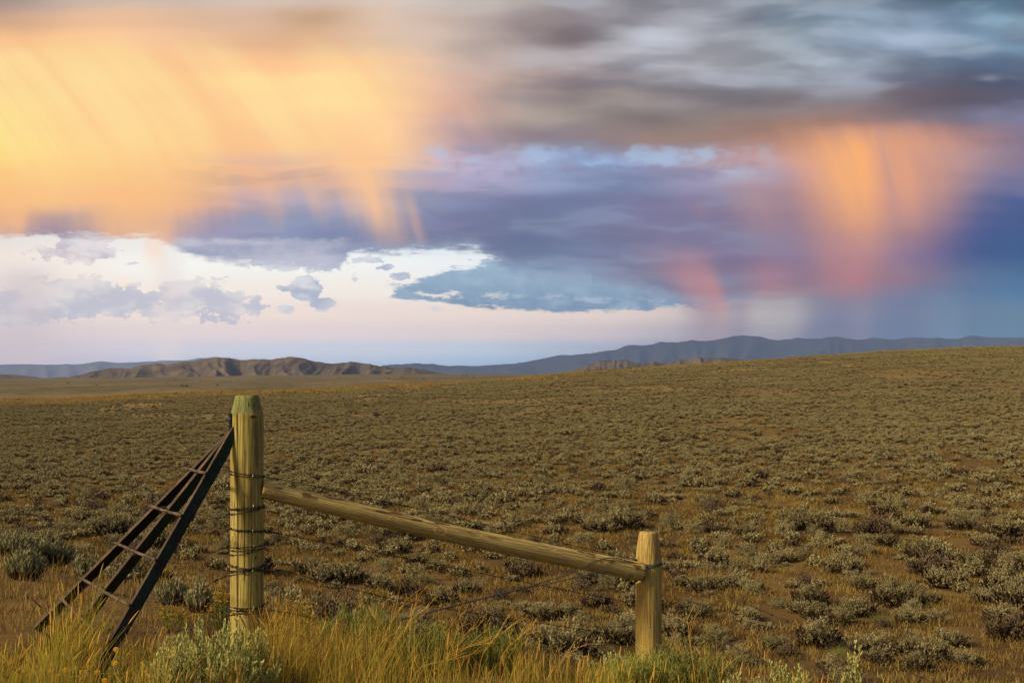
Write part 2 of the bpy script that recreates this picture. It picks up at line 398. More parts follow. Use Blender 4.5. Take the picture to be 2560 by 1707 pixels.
ll = lowshaft(ll, 60, 130, (204, 194, 203), .65, 640)
ll = lowshaft(ll, 420, 60, (226, 212, 211), .35, 600)
fl = mixc(nt, m_deck, ll, dl)
fl = mixc(nt, ((Xs - 385.0).abs().step(42, 8) * Ys.step(560, 600) * Ys.step(700, 620) * .35), fl, lin((255, 205, 165)))
fl = mixc(nt, (Xs.step(420, 120) * Ys.step(585, 640) * Ys.step(780, 660) * .18), fl, lin((255, 224, 205)))
fr = mixc(nt, m_deck, lr, dr)
fr = curtain(fr, 1650, 600, 1812, 840, 135, 38, (196, 138, 142), .85, .2, bend=24, fin=.5, fout=.55, hardL=.95, hardR=.35)

# the rest of the sky, off to the sides, overhead and behind
sky = nt.nodes.new('ShaderNodeTexSky'); sky.sky_type = 'NISHITA'; sky.sun_disc = False
sky.sun_elevation = SUN_EL; sky.sun_rotation = SUN_AZ; sky.air_density = 1.5; sky.dust_density = 2.0
skyc = mixc(nt, 1.0, E(nt, sky.outputs[0]), (.07, .07, .07), 'MULTIPLY')
ovn = noise(nt, vmath(nt, 'MULTIPLY', D, (1.0, 1.0, 3.0)), 2.2, 4, .5)
over = mixc(nt, ovn.step(.35, .68), lin((96, 98, 114)), lin((146, 142, 146)))
westm = vmath(nt, 'DOT_PRODUCT', D, (-.93, -.25, .12)).step(0.1, .95)
over = mixc(nt, westm, over, lin((240, 190, 130)))
rest = mixc(nt, .18, over, skyc)
el = dz / (vmath(nt, 'LENGTH', xyz(nt, dx, dy)).max(.01))
az = dx / ady
fm = dy.step(.02, .30) * az.abs().step(1.1, .55) * el.step(.75, .34)
def bgs(c):
    b = nt.nodes.new('ShaderNodeBackground'); nt.links.new(c.k, b.inputs['Color']); return b.outputs[0]
def mixs(f, a, b):
    m = nt.nodes.new('ShaderNodeMixShader'); nt.links.new(f.k, m.inputs[0]); nt.links.new(a, m.inputs[1]); nt.links.new(b, m.inputs[2]); return m.outputs[0]
# light that the haze near the ground takes away and gives back, so the far sky starts brighter
HAZE_D = 4.4e-5
tau = ((dz / ady).max(780.0 / 42000.0))._m('POWER', -1.0) * (780.0 * HAZE_D)
Tinv = tau._m('EXPONENT')
T1 = Tinv - 1.0
def dehaze(c):
    a = vmath(nt, 'SCALE', c); nt.links.new(Tinv.k, a.k.node.inputs['Scale'])
    b = vmath(nt, 'SCALE', xyz(nt, *HAZE_J)); nt.links.new(T1.k, b.k.node.inputs['Scale'])
    return vmath(nt, 'MAXIMUM', vmath(nt, 'SUBTRACT', a, b), (0, 0, 0))
HAZE_J = (.13, .175, .285)
fl = dehaze(fl); fr = dehaze(fr)
isr = Xs._m('GREATER_THAN', 1480.0)
nt.links.new(mixs(fm, bgs(rest), mixs(isr, bgs(fl), bgs(fr))), wout.inputs['Surface'])
W.cycles.sampling_method = 'MANUAL'; W.cycles.sample_map_resolution = 512
# ------------------------------------------------------------------ terrain
RIDGE = [(0,990),(200,988),(326,981),(583,974),(816,968),(947,958),(1088,953),(1280,943),(1432,927),(1560,919),(1857,899),(2042,886),(2205,875),(2368,867),(2560,862),(3100,852)]
NEAR = [  # slope of the line of sight -> (depth, height) from the verge down the bank to the valley floor
 (-.60, [(1,-1.6),(8,-1.60),(18,-2.0),(26,-3.7),(40,-5.9),(52,-6.3)]),
 (-.36, [(1,-1.6),(8,-1.60),(16,-1.93),(24,-3.7),(38,-5.9),(50,-6.3)]),
 (-.20, [(1,-1.6),(8,-1.60),(12,-1.78),(17,-3.1),(26,-5.0),(40,-6.3)]),
 ( .00, [(1,-1.6),(8,-1.64),(10,-1.86),(14,-3.3),(22,-5.3),(36,-6.5)]),
 ( .10, [(1,-1.6),(6,-1.74),(9,-1.90),(10,-2.15),(14,-3.7),(22,-5.7),(34,-6.6)]),
 ( .36, [(1,-1.6),(5,-1.88),(7,-2.12),(10,-3.1),(16,-5.1),(24,-6.4),(32,-6.6)]),
 ( .60, [(1,-1.6),(4,-1.9),(6,-2.4),(10,-3.6),(16,-5.3),(24,-6.5),(32,-6.7)])]
FLOOR = -6.4
def near_z(s, y):
    s = max(-.6, min(.6, s))
    for i in range(1, len(NEAR)):
        if s <= NEAR[i][0]:
            a, b = NEAR[i - 1], NEAR[i]; t = (s - a[0]) / (b[0] - a[0])
            return lerp(tab(a[1], y), tab(b[1], y), t)
    return tab(NEAR[-1][1], y)
def rid_d(s): return lerp(330.0, 430.0, sstep((s + .36) / .72))
def plain_z(s, y):
    end = lerp(-9.2, 4.0, sstep((s + .36) / .30))
    z = lerp(-9.0, end, min(1, y / 4500.0)) - 1.2 * math.exp(-((y - 900) / 260.0) ** 2)
    if y > 4500: z -= (y - 4500) * 0.02
    return z
def far_z(s, y, zr):
    d = rid_d(s)
    if y <= d:
        t = (y - 48) / (d - 48)
        return lerp(FLOOR, zr, 0.72 * sstep(t) + 0.28 * t)
    w = sstep((y - d) / 420.0)
    return lerp(zr - (y - d) * 0.004, plain_z(s, y), w)
SR = [(-.62 + i * .02) for i in range(63)]; ZR = []
for s in SR:
    Yt = tab(RIDGE, CX + F * s) + 4.5; lo, hi = -8.0, 24.0
    for _ in range(22):
        mid = (lo + hi) / 2; d = rid_d(s)
        ym = min(HY - F * far_z(s, d * (0.6 + .02 * k), mid) / (d * (0.6 + .02 * k)) for k in range(31))
        if ym > Yt: lo = mid
        else: hi = mid
    ZR.append((s, (lo + hi) / 2))
def ground(x, y, rough=True):
    r = math.hypot(x, y); th = math.atan2(x, y)
    tc = max(-.53, min(.53, th)); s = math.tan(tc); ye = r * math.cos(tc)
    if abs(th) > 1.4:                      # behind the camera: the road level
        k = sstep((abs(th) - 1.4) / .6)
    else: k = 0.0
    if ye < 60:
        a = near_z(s, ye)
        b = far_z(s, ye, tab(ZR, s)) if ye > 34 else a
        z = lerp(a, b, sstep((ye - 34) / 22.0))
    else:
        z = far_z(s, ye, tab(ZR, s))
    if k: z = lerp(z, -1.6, k)
    if rough:
        z += 0.035 * mn.noise(Vector((x * .9, y * .9, 0))) * min(1, max(0, (ye - 4)) / 10)
        a2 = min(1, max(0, (ye - 22)) / 30.0)
        if a2: z += a2 * (0.22 * mn.noise(Vector((x * .11, y * .11, 3))) + 0.35 * mn.noise(Vector((x * .03, y * .022, 5))) * min(1, ye / 150))
        if ye > 500: z += 1.2 * mn.noise(Vector((x * .004, y * .0025, 9)))
    return z
def hit(X, Y):
    """where the line of sight through a measured point meets the ground"""
    sx = (X - CX) / F; sl_ = -(Y - HY) / F; y = 4.0; py = y
    while y < 5200:
        if ground(sx * y, y) >= sl_ * y:
            a, b = py, y
            for _ in range(18):
                m = (a + b) / 2
                if ground(sx * m, m) >= sl_ * m: b = m
                else: a = m
            return Vector((sx * b, b, ground(sx * b, b)))
        py = y; y *= 1.02 if y < 600 else 1.01
    return None

rr = [0.0]; r_ = 0.8
while r_ < 42000:
    rr.append(r_); r_ *= 1.045 if r_ < 900 else 1.09
ths = []
a = -180.0
while a < 180.0 - 1e-6:
    ths.append(a)
    a += .3 if -26 <= a < 26 else (1.0 if -42 <= a < 42 else 6.0)
vs = [Vector((0, 0, ground(0, .01)))]; fs = []
nT = len(ths)
for r1 in rr[1:]:
    for t in ths:
        x = r1 * math.sin(R(t)); y = r1 * math.cos(R(t))
        vs.append(Vector((x, y, ground(x, y))))
for j in range(nT):
    fs.append((0, 1 + (j + 1) % nT, 1 + j))
for i in range(len(rr) - 2):
    for j in range(nT):
        a0 = 1 + i * nT + j; a1 = 1 + i * nT + (j + 1) % nT
        fs.append((a0, a1, a1 + nT, a0 + nT))
# ---- ground material: reddish dirt, dry grass, pale patches; olive on the plain
m_ground, nt, out = new_mat('ground')
p = worldpos(nt); px, py_, pz = sep(nt, p)
big = noise(nt, p, .045, 5, .6); mid = noise(nt, p, .5, 5, .6); fine = noise(nt, p, 9.0, 5, .65); spk = noise(nt, p, 46.0, 3, .6)
pst = vmath(nt, 'MULTIPLY', p, (1.0, .35, 1.0))
patch = noise(nt, pst, .16, 4, .6)
c = mixc(nt, mid.step(.35, .65), (.075, .047, .018), (.140, .092, .034))
c = mixc(nt, fine.step(.38, .62), mixc(nt, .6, c, (.060, .036, .015)), c)
c = mixc(nt, patch.step(.46, .62) * .55, c, (.22, .150, .055))
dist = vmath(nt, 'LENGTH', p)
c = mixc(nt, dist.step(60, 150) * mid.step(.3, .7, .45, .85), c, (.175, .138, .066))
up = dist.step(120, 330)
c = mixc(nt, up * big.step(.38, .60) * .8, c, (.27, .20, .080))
chips = spk.step(.62, .70) * dist.step(26, 14)
c = mixc(nt, chips * .8, c, (.36, .25, .15))
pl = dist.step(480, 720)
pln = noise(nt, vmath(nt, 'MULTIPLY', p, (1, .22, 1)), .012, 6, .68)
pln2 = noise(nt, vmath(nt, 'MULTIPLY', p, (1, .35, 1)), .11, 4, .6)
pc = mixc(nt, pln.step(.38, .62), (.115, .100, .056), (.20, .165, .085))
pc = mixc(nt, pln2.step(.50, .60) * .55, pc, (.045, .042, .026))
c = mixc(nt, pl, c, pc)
h = mid * .12 + fine * .03 + spk * .006
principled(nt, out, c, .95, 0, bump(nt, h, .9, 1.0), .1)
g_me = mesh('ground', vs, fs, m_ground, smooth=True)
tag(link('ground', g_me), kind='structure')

# ------------------------------------------------------------------ hills and mountains
def rock_mat(name, c1, c2, c3, sc, tree=0.0):
    m, nt, out = new_mat(name)
    p = worldpos(nt)
    n1 = noise(nt, p, sc, 6, .62); n2 = noise(nt, p, sc * 9, 4, .6); n3 = noise(nt, vmath(nt, 'MULTIPLY', p, (1, .6, 1)), sc * 28, 3, .6)
    c = mixc(nt, n1.step(.36, .62), c1, c2)
    c = mixc(nt, n2.step(.45, .65) * .6, c, c3)
    if tree: c = mixc(nt, n3.step(.60, .66) * n1.step(.40, .60) * tree, c, (.02, .024, .014))
    g = nt.nodes.new('ShaderNodeNewGeometry')
    principled(nt, out, c, .95, 0, bump(nt, n1 * (1.2 / sc * .1) + n2 * (.12 / sc * .1), .8, 1.0), .05)
    return m
def hill_range(name, prof, d0, depth, base, mat, gully, jag, seed, nx=260, ny=44, relief=.30):
    """a ridge: crest heights from the measured skyline, spurs and gullies running down to the foot"""
    x0 = prof[0][0]; x1 = prof[-1][0]; V = []; Fc = []
    for j in range(ny + 1):
        v = j / ny                               # 0 front foot .. 1 back foot
        for i in range(nx + 1):
            u = i / nx; X = lerp(x0, x1, u)
            s = (X - CX) / F
            xw = s * d0
            crest_v = .58 + .16 * mn.noise(Vector((xw / (depth * 1.1), seed, 0)))
            y = d0 + (v - crest_v) * depth
            H = (HY - tab(prof, X)) / F * d0 - base
            H += d0 / F * jag * mn.fractal(Vector((X * .045, seed, 1.7)), .9, 2.1, 5)
            t = v / crest_v if v <= crest_v else (1 - v) / (1 - crest_v)
            if v <= crest_v:
                sp = Vector((xw / gully + .9 * mn.noise(Vector((xw / (gully * 2.2), v * 2, seed))), v * .9, seed))
                rg = 1 - abs(mn.noise(sp)) * 2.1
                rg2 = 1 - abs(mn.noise(sp * 2.7 + Vector((3, 0, 0)))) * 2.0
                env = t ** .85
                k = env - relief * (1 - rg) * (t * (1 - t)) * 3.2 - relief * .38 * (1 - rg2) * t * (1 - t ** 3) * 1.6
                k += .10 * mn.fractal(Vector((xw / gully * 1.8, v * 5, seed)), .8, 2.0, 4) * t * (1 - t) * 2
            else: k = t
            # taken up the slope: nearer ground must not rise above the skyline
            z = base + max(0, H) * max(0, min(1, k))
            V.append(Vector((s * y, y, z)))
    for j in range(ny):
        for i in range(nx):
            a0 = j * (nx + 1) + i
            Fc.append((a0, a0 + 1, a0 + nx + 2, a0 + nx + 1))
    o = link(name, mesh(name, V, Fc, mat, smooth=True)); tag(o, kind='structure'); return o
m_hill = rock_mat('hill', (.098, .078, .058), (.165, .130, .094), (.050, .045, .036), .004, .8)
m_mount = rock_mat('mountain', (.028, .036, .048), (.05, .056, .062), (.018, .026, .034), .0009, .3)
MID = [(60,948),(163,943),(196,939),(229,928),(267,922),(299,920),(326,921),(354,913),(386,908),(414,911),(463,904),(506,899),(539,891),(571,894),(599,900),(637,896),(675,899),(707,894),(735,891),(762,896),(789,904),(827,908),(849,906),(882,903),(914,908),(952,915),(990,919),(1023,916),(1056,923),(1088,930),(1116,935),(1180,945)]
SML = [(-260,930),(-60,934),(0,935),(49,937),(103,944),(130,948)]
RS = [(1405,946),(1432,927),(1465,912),(1492,904),(1519,900),(1545,901),(1568,899),(1585,904),(1601,909),(1634,903),(1661,908),(1694,899),(1726,893),(1770,893),(1802,895),(1824,895),(1857,899),(1906,902),(1990,915),(2060,945)]
LB = [(-500,900),(-200,905),(0,911),(65,909),(103,908),(155,911),(207,906),(240,903),(288,902),(348,905),(400,899),(468,896),(506,892),(530,891),(560,893),(640,900),(760,910),(860,944)]
RB = [(880,944),(925,925),(958,912),(990,909),(1034,906),(1083,909),(1121,915),(1154,911),(1197,914),(1240,911),(1280,909),(1313,902),(1351,896),(1394,887),(1427,887),(1460,881),(1498,877),(1541,874),(1571,861),(1606,864),(1655,852),(1688,855),(1732,848),(1753,851),(1791,848),(1846,838),(1900,839),(1933,845),(1977,846),(2015,844),(2085,841),(2151,845),(2227,844),(2314,843),(2347,841),(2396,845),(2428,839),(2477,842),(2560,842),(2800,838),(3100,850),(3400,900)]
hill_range('hills', MID, 5600, 1500, -30, m_hill, 115, 2.4, 1.3, 520, 90, .50)
hill_range('foothill', SML, 5900, 900, -30, m_hill, 150, .8, 4.1, 100, 20, .2)
hill_range('rocky_hills', RS, 6400, 1300, -30, m_hill, 90, 3.0, 7.7, 260, 50, .50)
m_hazed = rock_mat('haze_paled_mountain', (.26, .28, .30), (.34, .35, .36), (.20, .22, .25), .0009, .1)  # far range: extra distance haze put into the colour as a paler tone
hill_range('distant_mountains', LB, 37000, 5000, -420, m_hazed, 900, .8, 2.9, 200, 24, .3)
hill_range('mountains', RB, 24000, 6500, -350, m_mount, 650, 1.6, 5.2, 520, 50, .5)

# ------------------------------------------------------------------ haze
mh, nt, out = new_mat('haze')
pv = nt.nodes.new('ShaderNodeVolumePrincipled')
pv.inputs['Color'].default_value = (.29, .46, 1.0, 1); pv.inputs['Density'].default_value = HAZE_D
pv.inputs['Anisotropy'].default_value = 0.0
nt.links.new(pv.outputs[0], out.inputs['Volume'])
hb = MB()
x0, x1, y0, y1, z0, z1 = -42000, 42000, -42000, 42000, -1200, 780
c8 = [Vector((x, y, z)) for z in (z0, z1) for y in (y0, y1) for x in (x0, x1)]
hb.v = c8; hb.f = [(0, 2, 3, 1), (4, 5, 7, 6), (0, 1, 5, 4), (2, 6, 7, 3), (0, 4, 6, 2), (1, 3, 7, 5)]; hb.m = [0] * 6
tag(link('haze', hb.mesh('haze', mh)), kind='stuff')
# ------------------------------------------------------------------ wood
def wood_mat(name, light, dark, knots, rfreq=330.0, fine=1.0, stain=None, stainy=0.0):
    """treated pine: long grain bands that bend round the knots (object space, z along the log)"""
    m, nt, out = new_mat(name)
    p = coord(nt); px, py_, pz = sep(nt, p)
    ps = vmath(nt, 'MULTIPLY', p, (1, 1, .10))
    w1 = noise(nt, ps, 11.0, 3, .5)
    g = px * rfreq + (w1 - .5) * 34.0
    core = None; halo = None
    for (kx, ky, kz, r) in knots:
        v = vmath(nt, 'MULTIPLY', vmath(nt, 'SUBTRACT', p, (kx, ky, kz)), (1, 1, .62))
        d = vmath(nt, 'LENGTH', v) * (1.0 / r)
        g = g + (d * d * -.35)._m('EXPONENT') * 15.0
        cr = d.step(1.05, .8); hl = d.step(2.0, .9)
        core = cr if core is None else core.max(cr); halo = hl if halo is None else halo.max(hl)
    band = g.sin().ma(.5, .5)
    fi = noise(nt, vmath(nt, 'MULTIPLY', p, (1, 1, .05)), 120.0 * fine, 4, .7)
    fi2 = noise(nt, vmath(nt, 'MULTIPLY', p, (1, 1, .25)), 30.0, 4, .6)
    blot = noise(nt, vmath(nt, 'MULTIPLY', p, (1, 1, .4)), 7.0, 4, .6)
    f = band.pow(2.2) * .55 + fi.step(.42, .64) * .55 + fi2.step(.45, .7) * .25
    c = mixc(nt, f.clamp(), light, dark)
    c = mixc(nt, blot.step(.42, .68) * .42, c, (dark[0] * .75, dark[1] * .85, dark[2] * .8))
    c = mixc(nt, blot.step(.50, .32) * .25, c, (light[0] * 1.0, light[1] * 1.12, light[2] * .8))
    if core is not None:
        c = mixc(nt, halo * .75, c, (light[0] * 1.15, light[1] * 1.05, light[2] * 1.1))
        c = mixc(nt, core * .7, c, (dark[0] * 1.1, dark[1] * 1.0, dark[2] * 1.0))
        ring = core * (1.0 - core) * 4.0
        c = mixc(nt, ring * .8, c, (.06, .035, .015))
    if stain:
        for (sx, sy, sz, rx, rz, a) in stain:
            v = vmath(nt, 'MULTIPLY', vmath(nt, 'SUBTRACT', p, (sx, sy, sz)), (1 / rx, 1 / .05, 1 / rz))
            d = vmath(nt, 'LENGTH', v) + (fi2 - .5) * 1.6
            c = mixc(nt, d.step(1.05, .55) * a, c, (.085, .045, .014))
    if stainy:   # brown bark flecks left along the upper side
        fl_ = noise(nt, vmath(nt, 'MULTIPLY', p, (1, 1, .28)), 26.0, 2, .5)
        c = mixc(nt, fl_.step(.55, .61) * stainy_mask(nt, p) * .85, c, (.10, .045, .016))
    hgt = f * -.0016 + fi * -.001
    principled(nt, out, c, .78, 0, bump(nt, hgt, .9, 1.0), .25)
    return m
def stainy_mask(nt, p):
    px, py_, pz = sep(nt, p)
    return px.step(.006, -.026)

def log_post(name, r0, r1, rtop, z0, z1, zch, mats, cracks, seed, n=240, rows=130, rounded=False, notch=None):
    """a round post with a chamfered head; cracks are real grooves. local origin at axis, z along"""
    V = []; Fc = []; MI = []
    zs = [lerp(z0, zch, i / (rows - 1)) for i in range(rows)]
    if rounded: ch = [(t, lerp(1, rtop, t ** 1.7)) for t in (.12, .25, .4, .55, .7, .85, .95)] + [(1.0, rtop * .985)]
    else: ch = [(.03, .985), (.2, lerp(.97, rtop, .2)), (.5, lerp(.97, rtop, .5)), (.8, lerp(.97, rtop, .8)), (1.0, rtop)]
    prof = [(z, lerp(r0, r1, (z - z0) / (zch - z0))) for z in zs] + [(lerp(zch, z1, t), r1 * k) for t, k in ch]
    for (z, rad) in prof:
        for j in range(n):
            an = 2 * math.pi * j / n          # 0 = towards -Y, positive towards +X
            q = Vector((math.sin(an) * 2, -math.cos(an) * 2, z * 1.3 + seed))
            rd = rad * (1 + .012 * mn.noise(q)) + .0010 * mn.noise(Vector((an * 14, z * 3, seed))) 
            for (ang, za, zb, wdt, dep, wob) in cracks:
                if za - .05 < z < zb + .05:
                    c = ang + wob * mn.noise(Vector((z * 1.6, seed, ang))) + .25 * wob * mn.noise(Vector((z * 7, seed, ang)))
                    dd = abs((an - c + math.pi) % (2 * math.pi) - math.pi)
                    w_ = wdt * (sstep((z - za) / .12) * sstep((zb - z) / .12) * .8 + .2)
                    if dd < w_: rd -= dep * (1 - dd / w_)
            if notch and notch(an, z): rd = min(rd, notch(an, z))
            V.append(Vector((rd * math.sin(an), -rd * math.cos(an), z)))
    nr = len(prof)
    for i in range(nr - 1):
        for j in range(n):
            a0 = i * n + j; a1 = i * n + (j + 1) % n
            Fc.append((a0, a1, a1 + n, a0 + n))
            an = 2 * math.pi * j / n; zb_ = zch + .012 * math.sin(an) - .006 + .007 * mn.noise(Vector((math.sin(an) * 3, math.cos(an) * 3, seed))) 
            MI.append(1 if prof[i][0] > zb_ else 0)
    # end grain
    e = (nr - 1) * n; k = len(V)
    for j in range(n):
        v = V[e + j]; V.append(Vector((v.x * .5, v.y * .5, v.z + .001)))
    V.append(Vector((0, 0, prof[-1][0] + .0015)))
    for j in range(n):
        Fc.append((e + j, e + (j + 1) % n, k + (j + 1) % n, k + j)); MI.append(1)
        Fc.append((k + j, k + (j + 1) % n, len(V) - 1)); MI.append(1)
    return mesh(name, V, Fc, mats, MI, smooth=True)

YL = (.47, .41, .135); YD = (.20, .145, .045)
GR = (.27, .285, .115); GD = (.15, .165, .065)
C1 = P(617.5, HY, 8.0); Z1T = P(0, 988, 8).z; Z1C = P(0, 1034, 8).z
m_w1 = wood_mat('pine_post', YL, YD, [(-.066, -.06, P(0,1343,8).z, .012), (.010, -.088, P(0,1530,8).z, .014), (.055, -.07, P(0,1366,8).z, .009), (-.060, -.068, P(0,1408,8).z, .004)], 310.0,
    stain=[(.050, -.074, P(0,1041,8).z, .030, .012, .9), (.060, -.066, P(0,1075,8).z, .020, .075, .5), (.066, -.06, P(0,1130,8).z, .018, .10, .45), (.064,-.06,P(0,1545,8).z,.006,.03,.9), (.06,-.065,P(0,1390,8).z,.006,.02,.9)])
m_w1t = wood_mat('pine_post_head', GR, GD, [], 120.0, 1.4, stain=[(.024, -.072, P(0,1011,8).z, .006, .016, .85), (.050, -.056, P(0,1013,8).z, .006, .016, .9)])
g1 = ground(C1.x, 8.0)
post1 = tag(link('fence_post', log_post('fence_post', .0945, .0915, .69, g1 - .35, Z1T, Z1C, [m_w1, m_w1t],
      [(-.42, -1.46, -.10, .040, .026, .10), (.03, -1.2, -.25, .020, .012, .05), (-.50, -.25, -.115, .022, .012, .02), (-.66, -1.5, -.7, .022, .011, .06), (.42, -1.5, -.7, .018, .009, .10), (.9, -1.4, -.4, .02, .010, .05)], 3.1), None, (C1.x, 8.0, 0)),
      'tall greenish pine post with a tapered flat top, wrapped in barbed wire', 'fence post')
C2 = P(1621.5, HY, 9.0); Z2T = P(0, 1329, 9).z; Z2C = P(0, 1405, 9).z
m_w2 = wood_mat('short_post_wood', (.62, .48, .160), (.30, .20, .060), [(.012, -.078, P(0,1397,9).z, .009), (.004, -.06, P(0,1366,9).z, .006), (-.070, -.03, P(0,1392,9).z, .008), (-.010, -.08, P(0,1562,9).z, .006)], 430.0, 1.0,
    stain=[(0, -.08, P(0,1705,9).z, .2, .13, .55)])
m_w2t = wood_mat('short_post_end', (.50, .39, .135), (.26, .17, .055), [], 260.0, 1.0)
g2 = ground(C2.x, 9.0)
RA = P(652, 1222, 7.99); RB_ = P(1604, 1429, 8.935)
def notch2(an, z):
    # flat seat cut for the brace rail on the left of the post
    if RB_.z - .075 < z < RB_.z + .07 and -2.2 < an - (2 * math.pi if an > math.pi else 0) < -.15:
        a_ = an - (2 * math.pi if an > math.pi else 0)
        s_ = math.sin(-a_)
        return .050 / max(s_, .35)
    return None
post2 = tag(link('fence_post', log_post('fence_post_short', .0835, .081, .70, g2 - .35, Z2T, Z2C, [m_w2, m_w2t],
      [(-.33, -1.25, -1.0, .016, .012, .03), (.05, -1.9, -1.05, .010, .005, .08), (-.15, -1.9, -1.2, .009, .004, .10), (.4, -1.9, -1.3, .008, .004, .08), (-.7, -1.8, -1.3, .010, .005, .06), (.75, -1.9, -1.1, .010, .005, .06), (-.45, -1.95, -1.3, .009, .005, .1), (.22, -1.95, -1.45, .009, .005, .1)], 8.3, rounded=True, notch=notch2), None, (C2.x, 9.0, 0)),
      'shorter golden-brown round post at the low end of the slanting rail', 'fence post')
# ---- brace rail
rd = (RB_ - RA); L = rd.length
kn = [(.02, -.045, .42, .008), (-.012, -.05, .40, .006), (.004, -.052, 1.32, .008), (-.004, -.05, .0, .0)]
def rail_mesh():
    V = []; Fc = []; MI = []; n = 96; rows = 160
    for i in range(rows):
        t = i / (rows - 1); z = t * L
        rad = lerp(.0495, .0585, t)
        bow = .018 * math.sin(math.pi * t)
        for j in range(n):
            an = 2 * math.pi * j / n
            r = rad * (1 + .035 * mn.noise(Vector((math.sin(an), math.cos(an), z * 1.6))) + .014 * mn.noise(Vector((math.sin(an) * 4, math.cos(an) * 4, z * 5))))
            c = 2 * math.pi - .75 + .35 * mn.noise(Vector((z * .9, 3, 1)))
            dd = abs((an - c + math.pi) % (2 * math.pi) - math.pi)
            if dd < .07 and .3 < z < 2.4: r -= .012 * (1 - dd / .07)
            V.append(Vector((r * math.sin(an) + bow, -r * math.cos(an), z)))
    for i in range(rows - 1):
        for j in range(n):
            a0 = i * n + j; a1 = i * n + (j + 1) % n
            Fc.append((a0, a1, a1 + n, a0 + n)); MI.append(0)
    Fc.append(tuple(reversed(range(n)))); MI.append(1)
    Fc.append(tuple((rows - 1) * n + j for j in range(n))); MI.append(1)
    return V, Fc, MI
# knots along the rail: (height across, towards camera, along)
def rk(X, Yt, r):
    z = (X - 652) / (1604 - 652) * L
    tcen = 1222 + (X - 652) / (1604 - 652) * 207
    h = (Yt - tcen) / F * 8.4      # local x points down
    return (h, -.048, z, r)
m_rail = wood_mat('pine_rail', (.70, .58, .22), (.36, .25, .090), [rk(767, 1231, 0.0108), rk(765, 1262, 0.0081), rk(954, 1287, 0.0108), rk(1068, 1316, 0.0175), rk(1177, 1327, 0.0121), rk(1362, 1365, 0.0108), rk(1483, 1400, 0.0108), rk(1567, 1434, 0.0149), rk(667, 1224, 0.0095)], 420.0, stainy=1.0)
m_end = wood_mat('rail_end', (.22, .15, .065), (.11, .07, .03), [], 200.0)
V, Fc, MI = rail_mesh()
rail = link('brace_rail', mesh('brace_rail', V, Fc, [m_rail, m_end], MI, smooth=True), None, RA)
zax = rd.normalized(); yax = Vector((0, 1, 0)); yax = (yax - zax * yax.dot(zax)).normalized(); xax = yax.cross(zax)
rail.rotation_euler = Matrix((xax, yax, zax)).transposed().to_euler()
tag(rail, 'round pine brace rail slanting down from the tall post to the shorter post', 'fence rail')

# ------------------------------------------------------------------ wire
mw, nt, out = new_mat('galvanised_wire')
n_ = noise(nt, coord(nt), 60, 3, .6)
principled(nt, out, mixc(nt, n_.step(.4, .65), (.050, .050, .052), (.026, .020, .017)), .5, .5, None, .4)
ms, nt, out = new_mat('staple'); principled(nt, out, (.42, .42, .40), .35, .9)
def spline(pts, seg=14):
    pts = [Vector(p) for p in pts]; o = []
    for i in range(len(pts) - 1):
        p0 = pts[max(i - 1, 0)]; p1 = pts[i]; p2 = pts[i + 1]; p3 = pts[min(i + 2, len(pts) - 1)]
        for k in range(seg):
            t = k / seg
            o.append(.5 * ((2 * p1) + (p2 - p0) * t + (2 * p0 - 5 * p1 + 4 * p2 - p3) * t * t + (3 * p1 - p0 - 3 * p2 + p3) * t ** 3))
    o.append(pts[-1]); return o
def resample(pts, step):
    o = [pts[0]]; acc = 0
    for a, b in zip(pts, pts[1:]):
        l = (b - a).length
        if l < 1e-9: continue
        n = max(1, int(round(l / step)))
        for k in range(1, n + 1): o.append(a.lerp(b, k / n))
    return o
def wrap(c, r, za, zb, a0, a1, n=28):
    """path round a post from angle a0 to a1 (0 = front, + to the right), rising or falling za..zb"""
    return [Vector((c.x + r * math.sin(lerp(a0, a1, k / n)), c.y - r * math.cos(lerp(a0, a1, k / n)), lerp(za, zb, k / n))) for k in range(n + 1)]
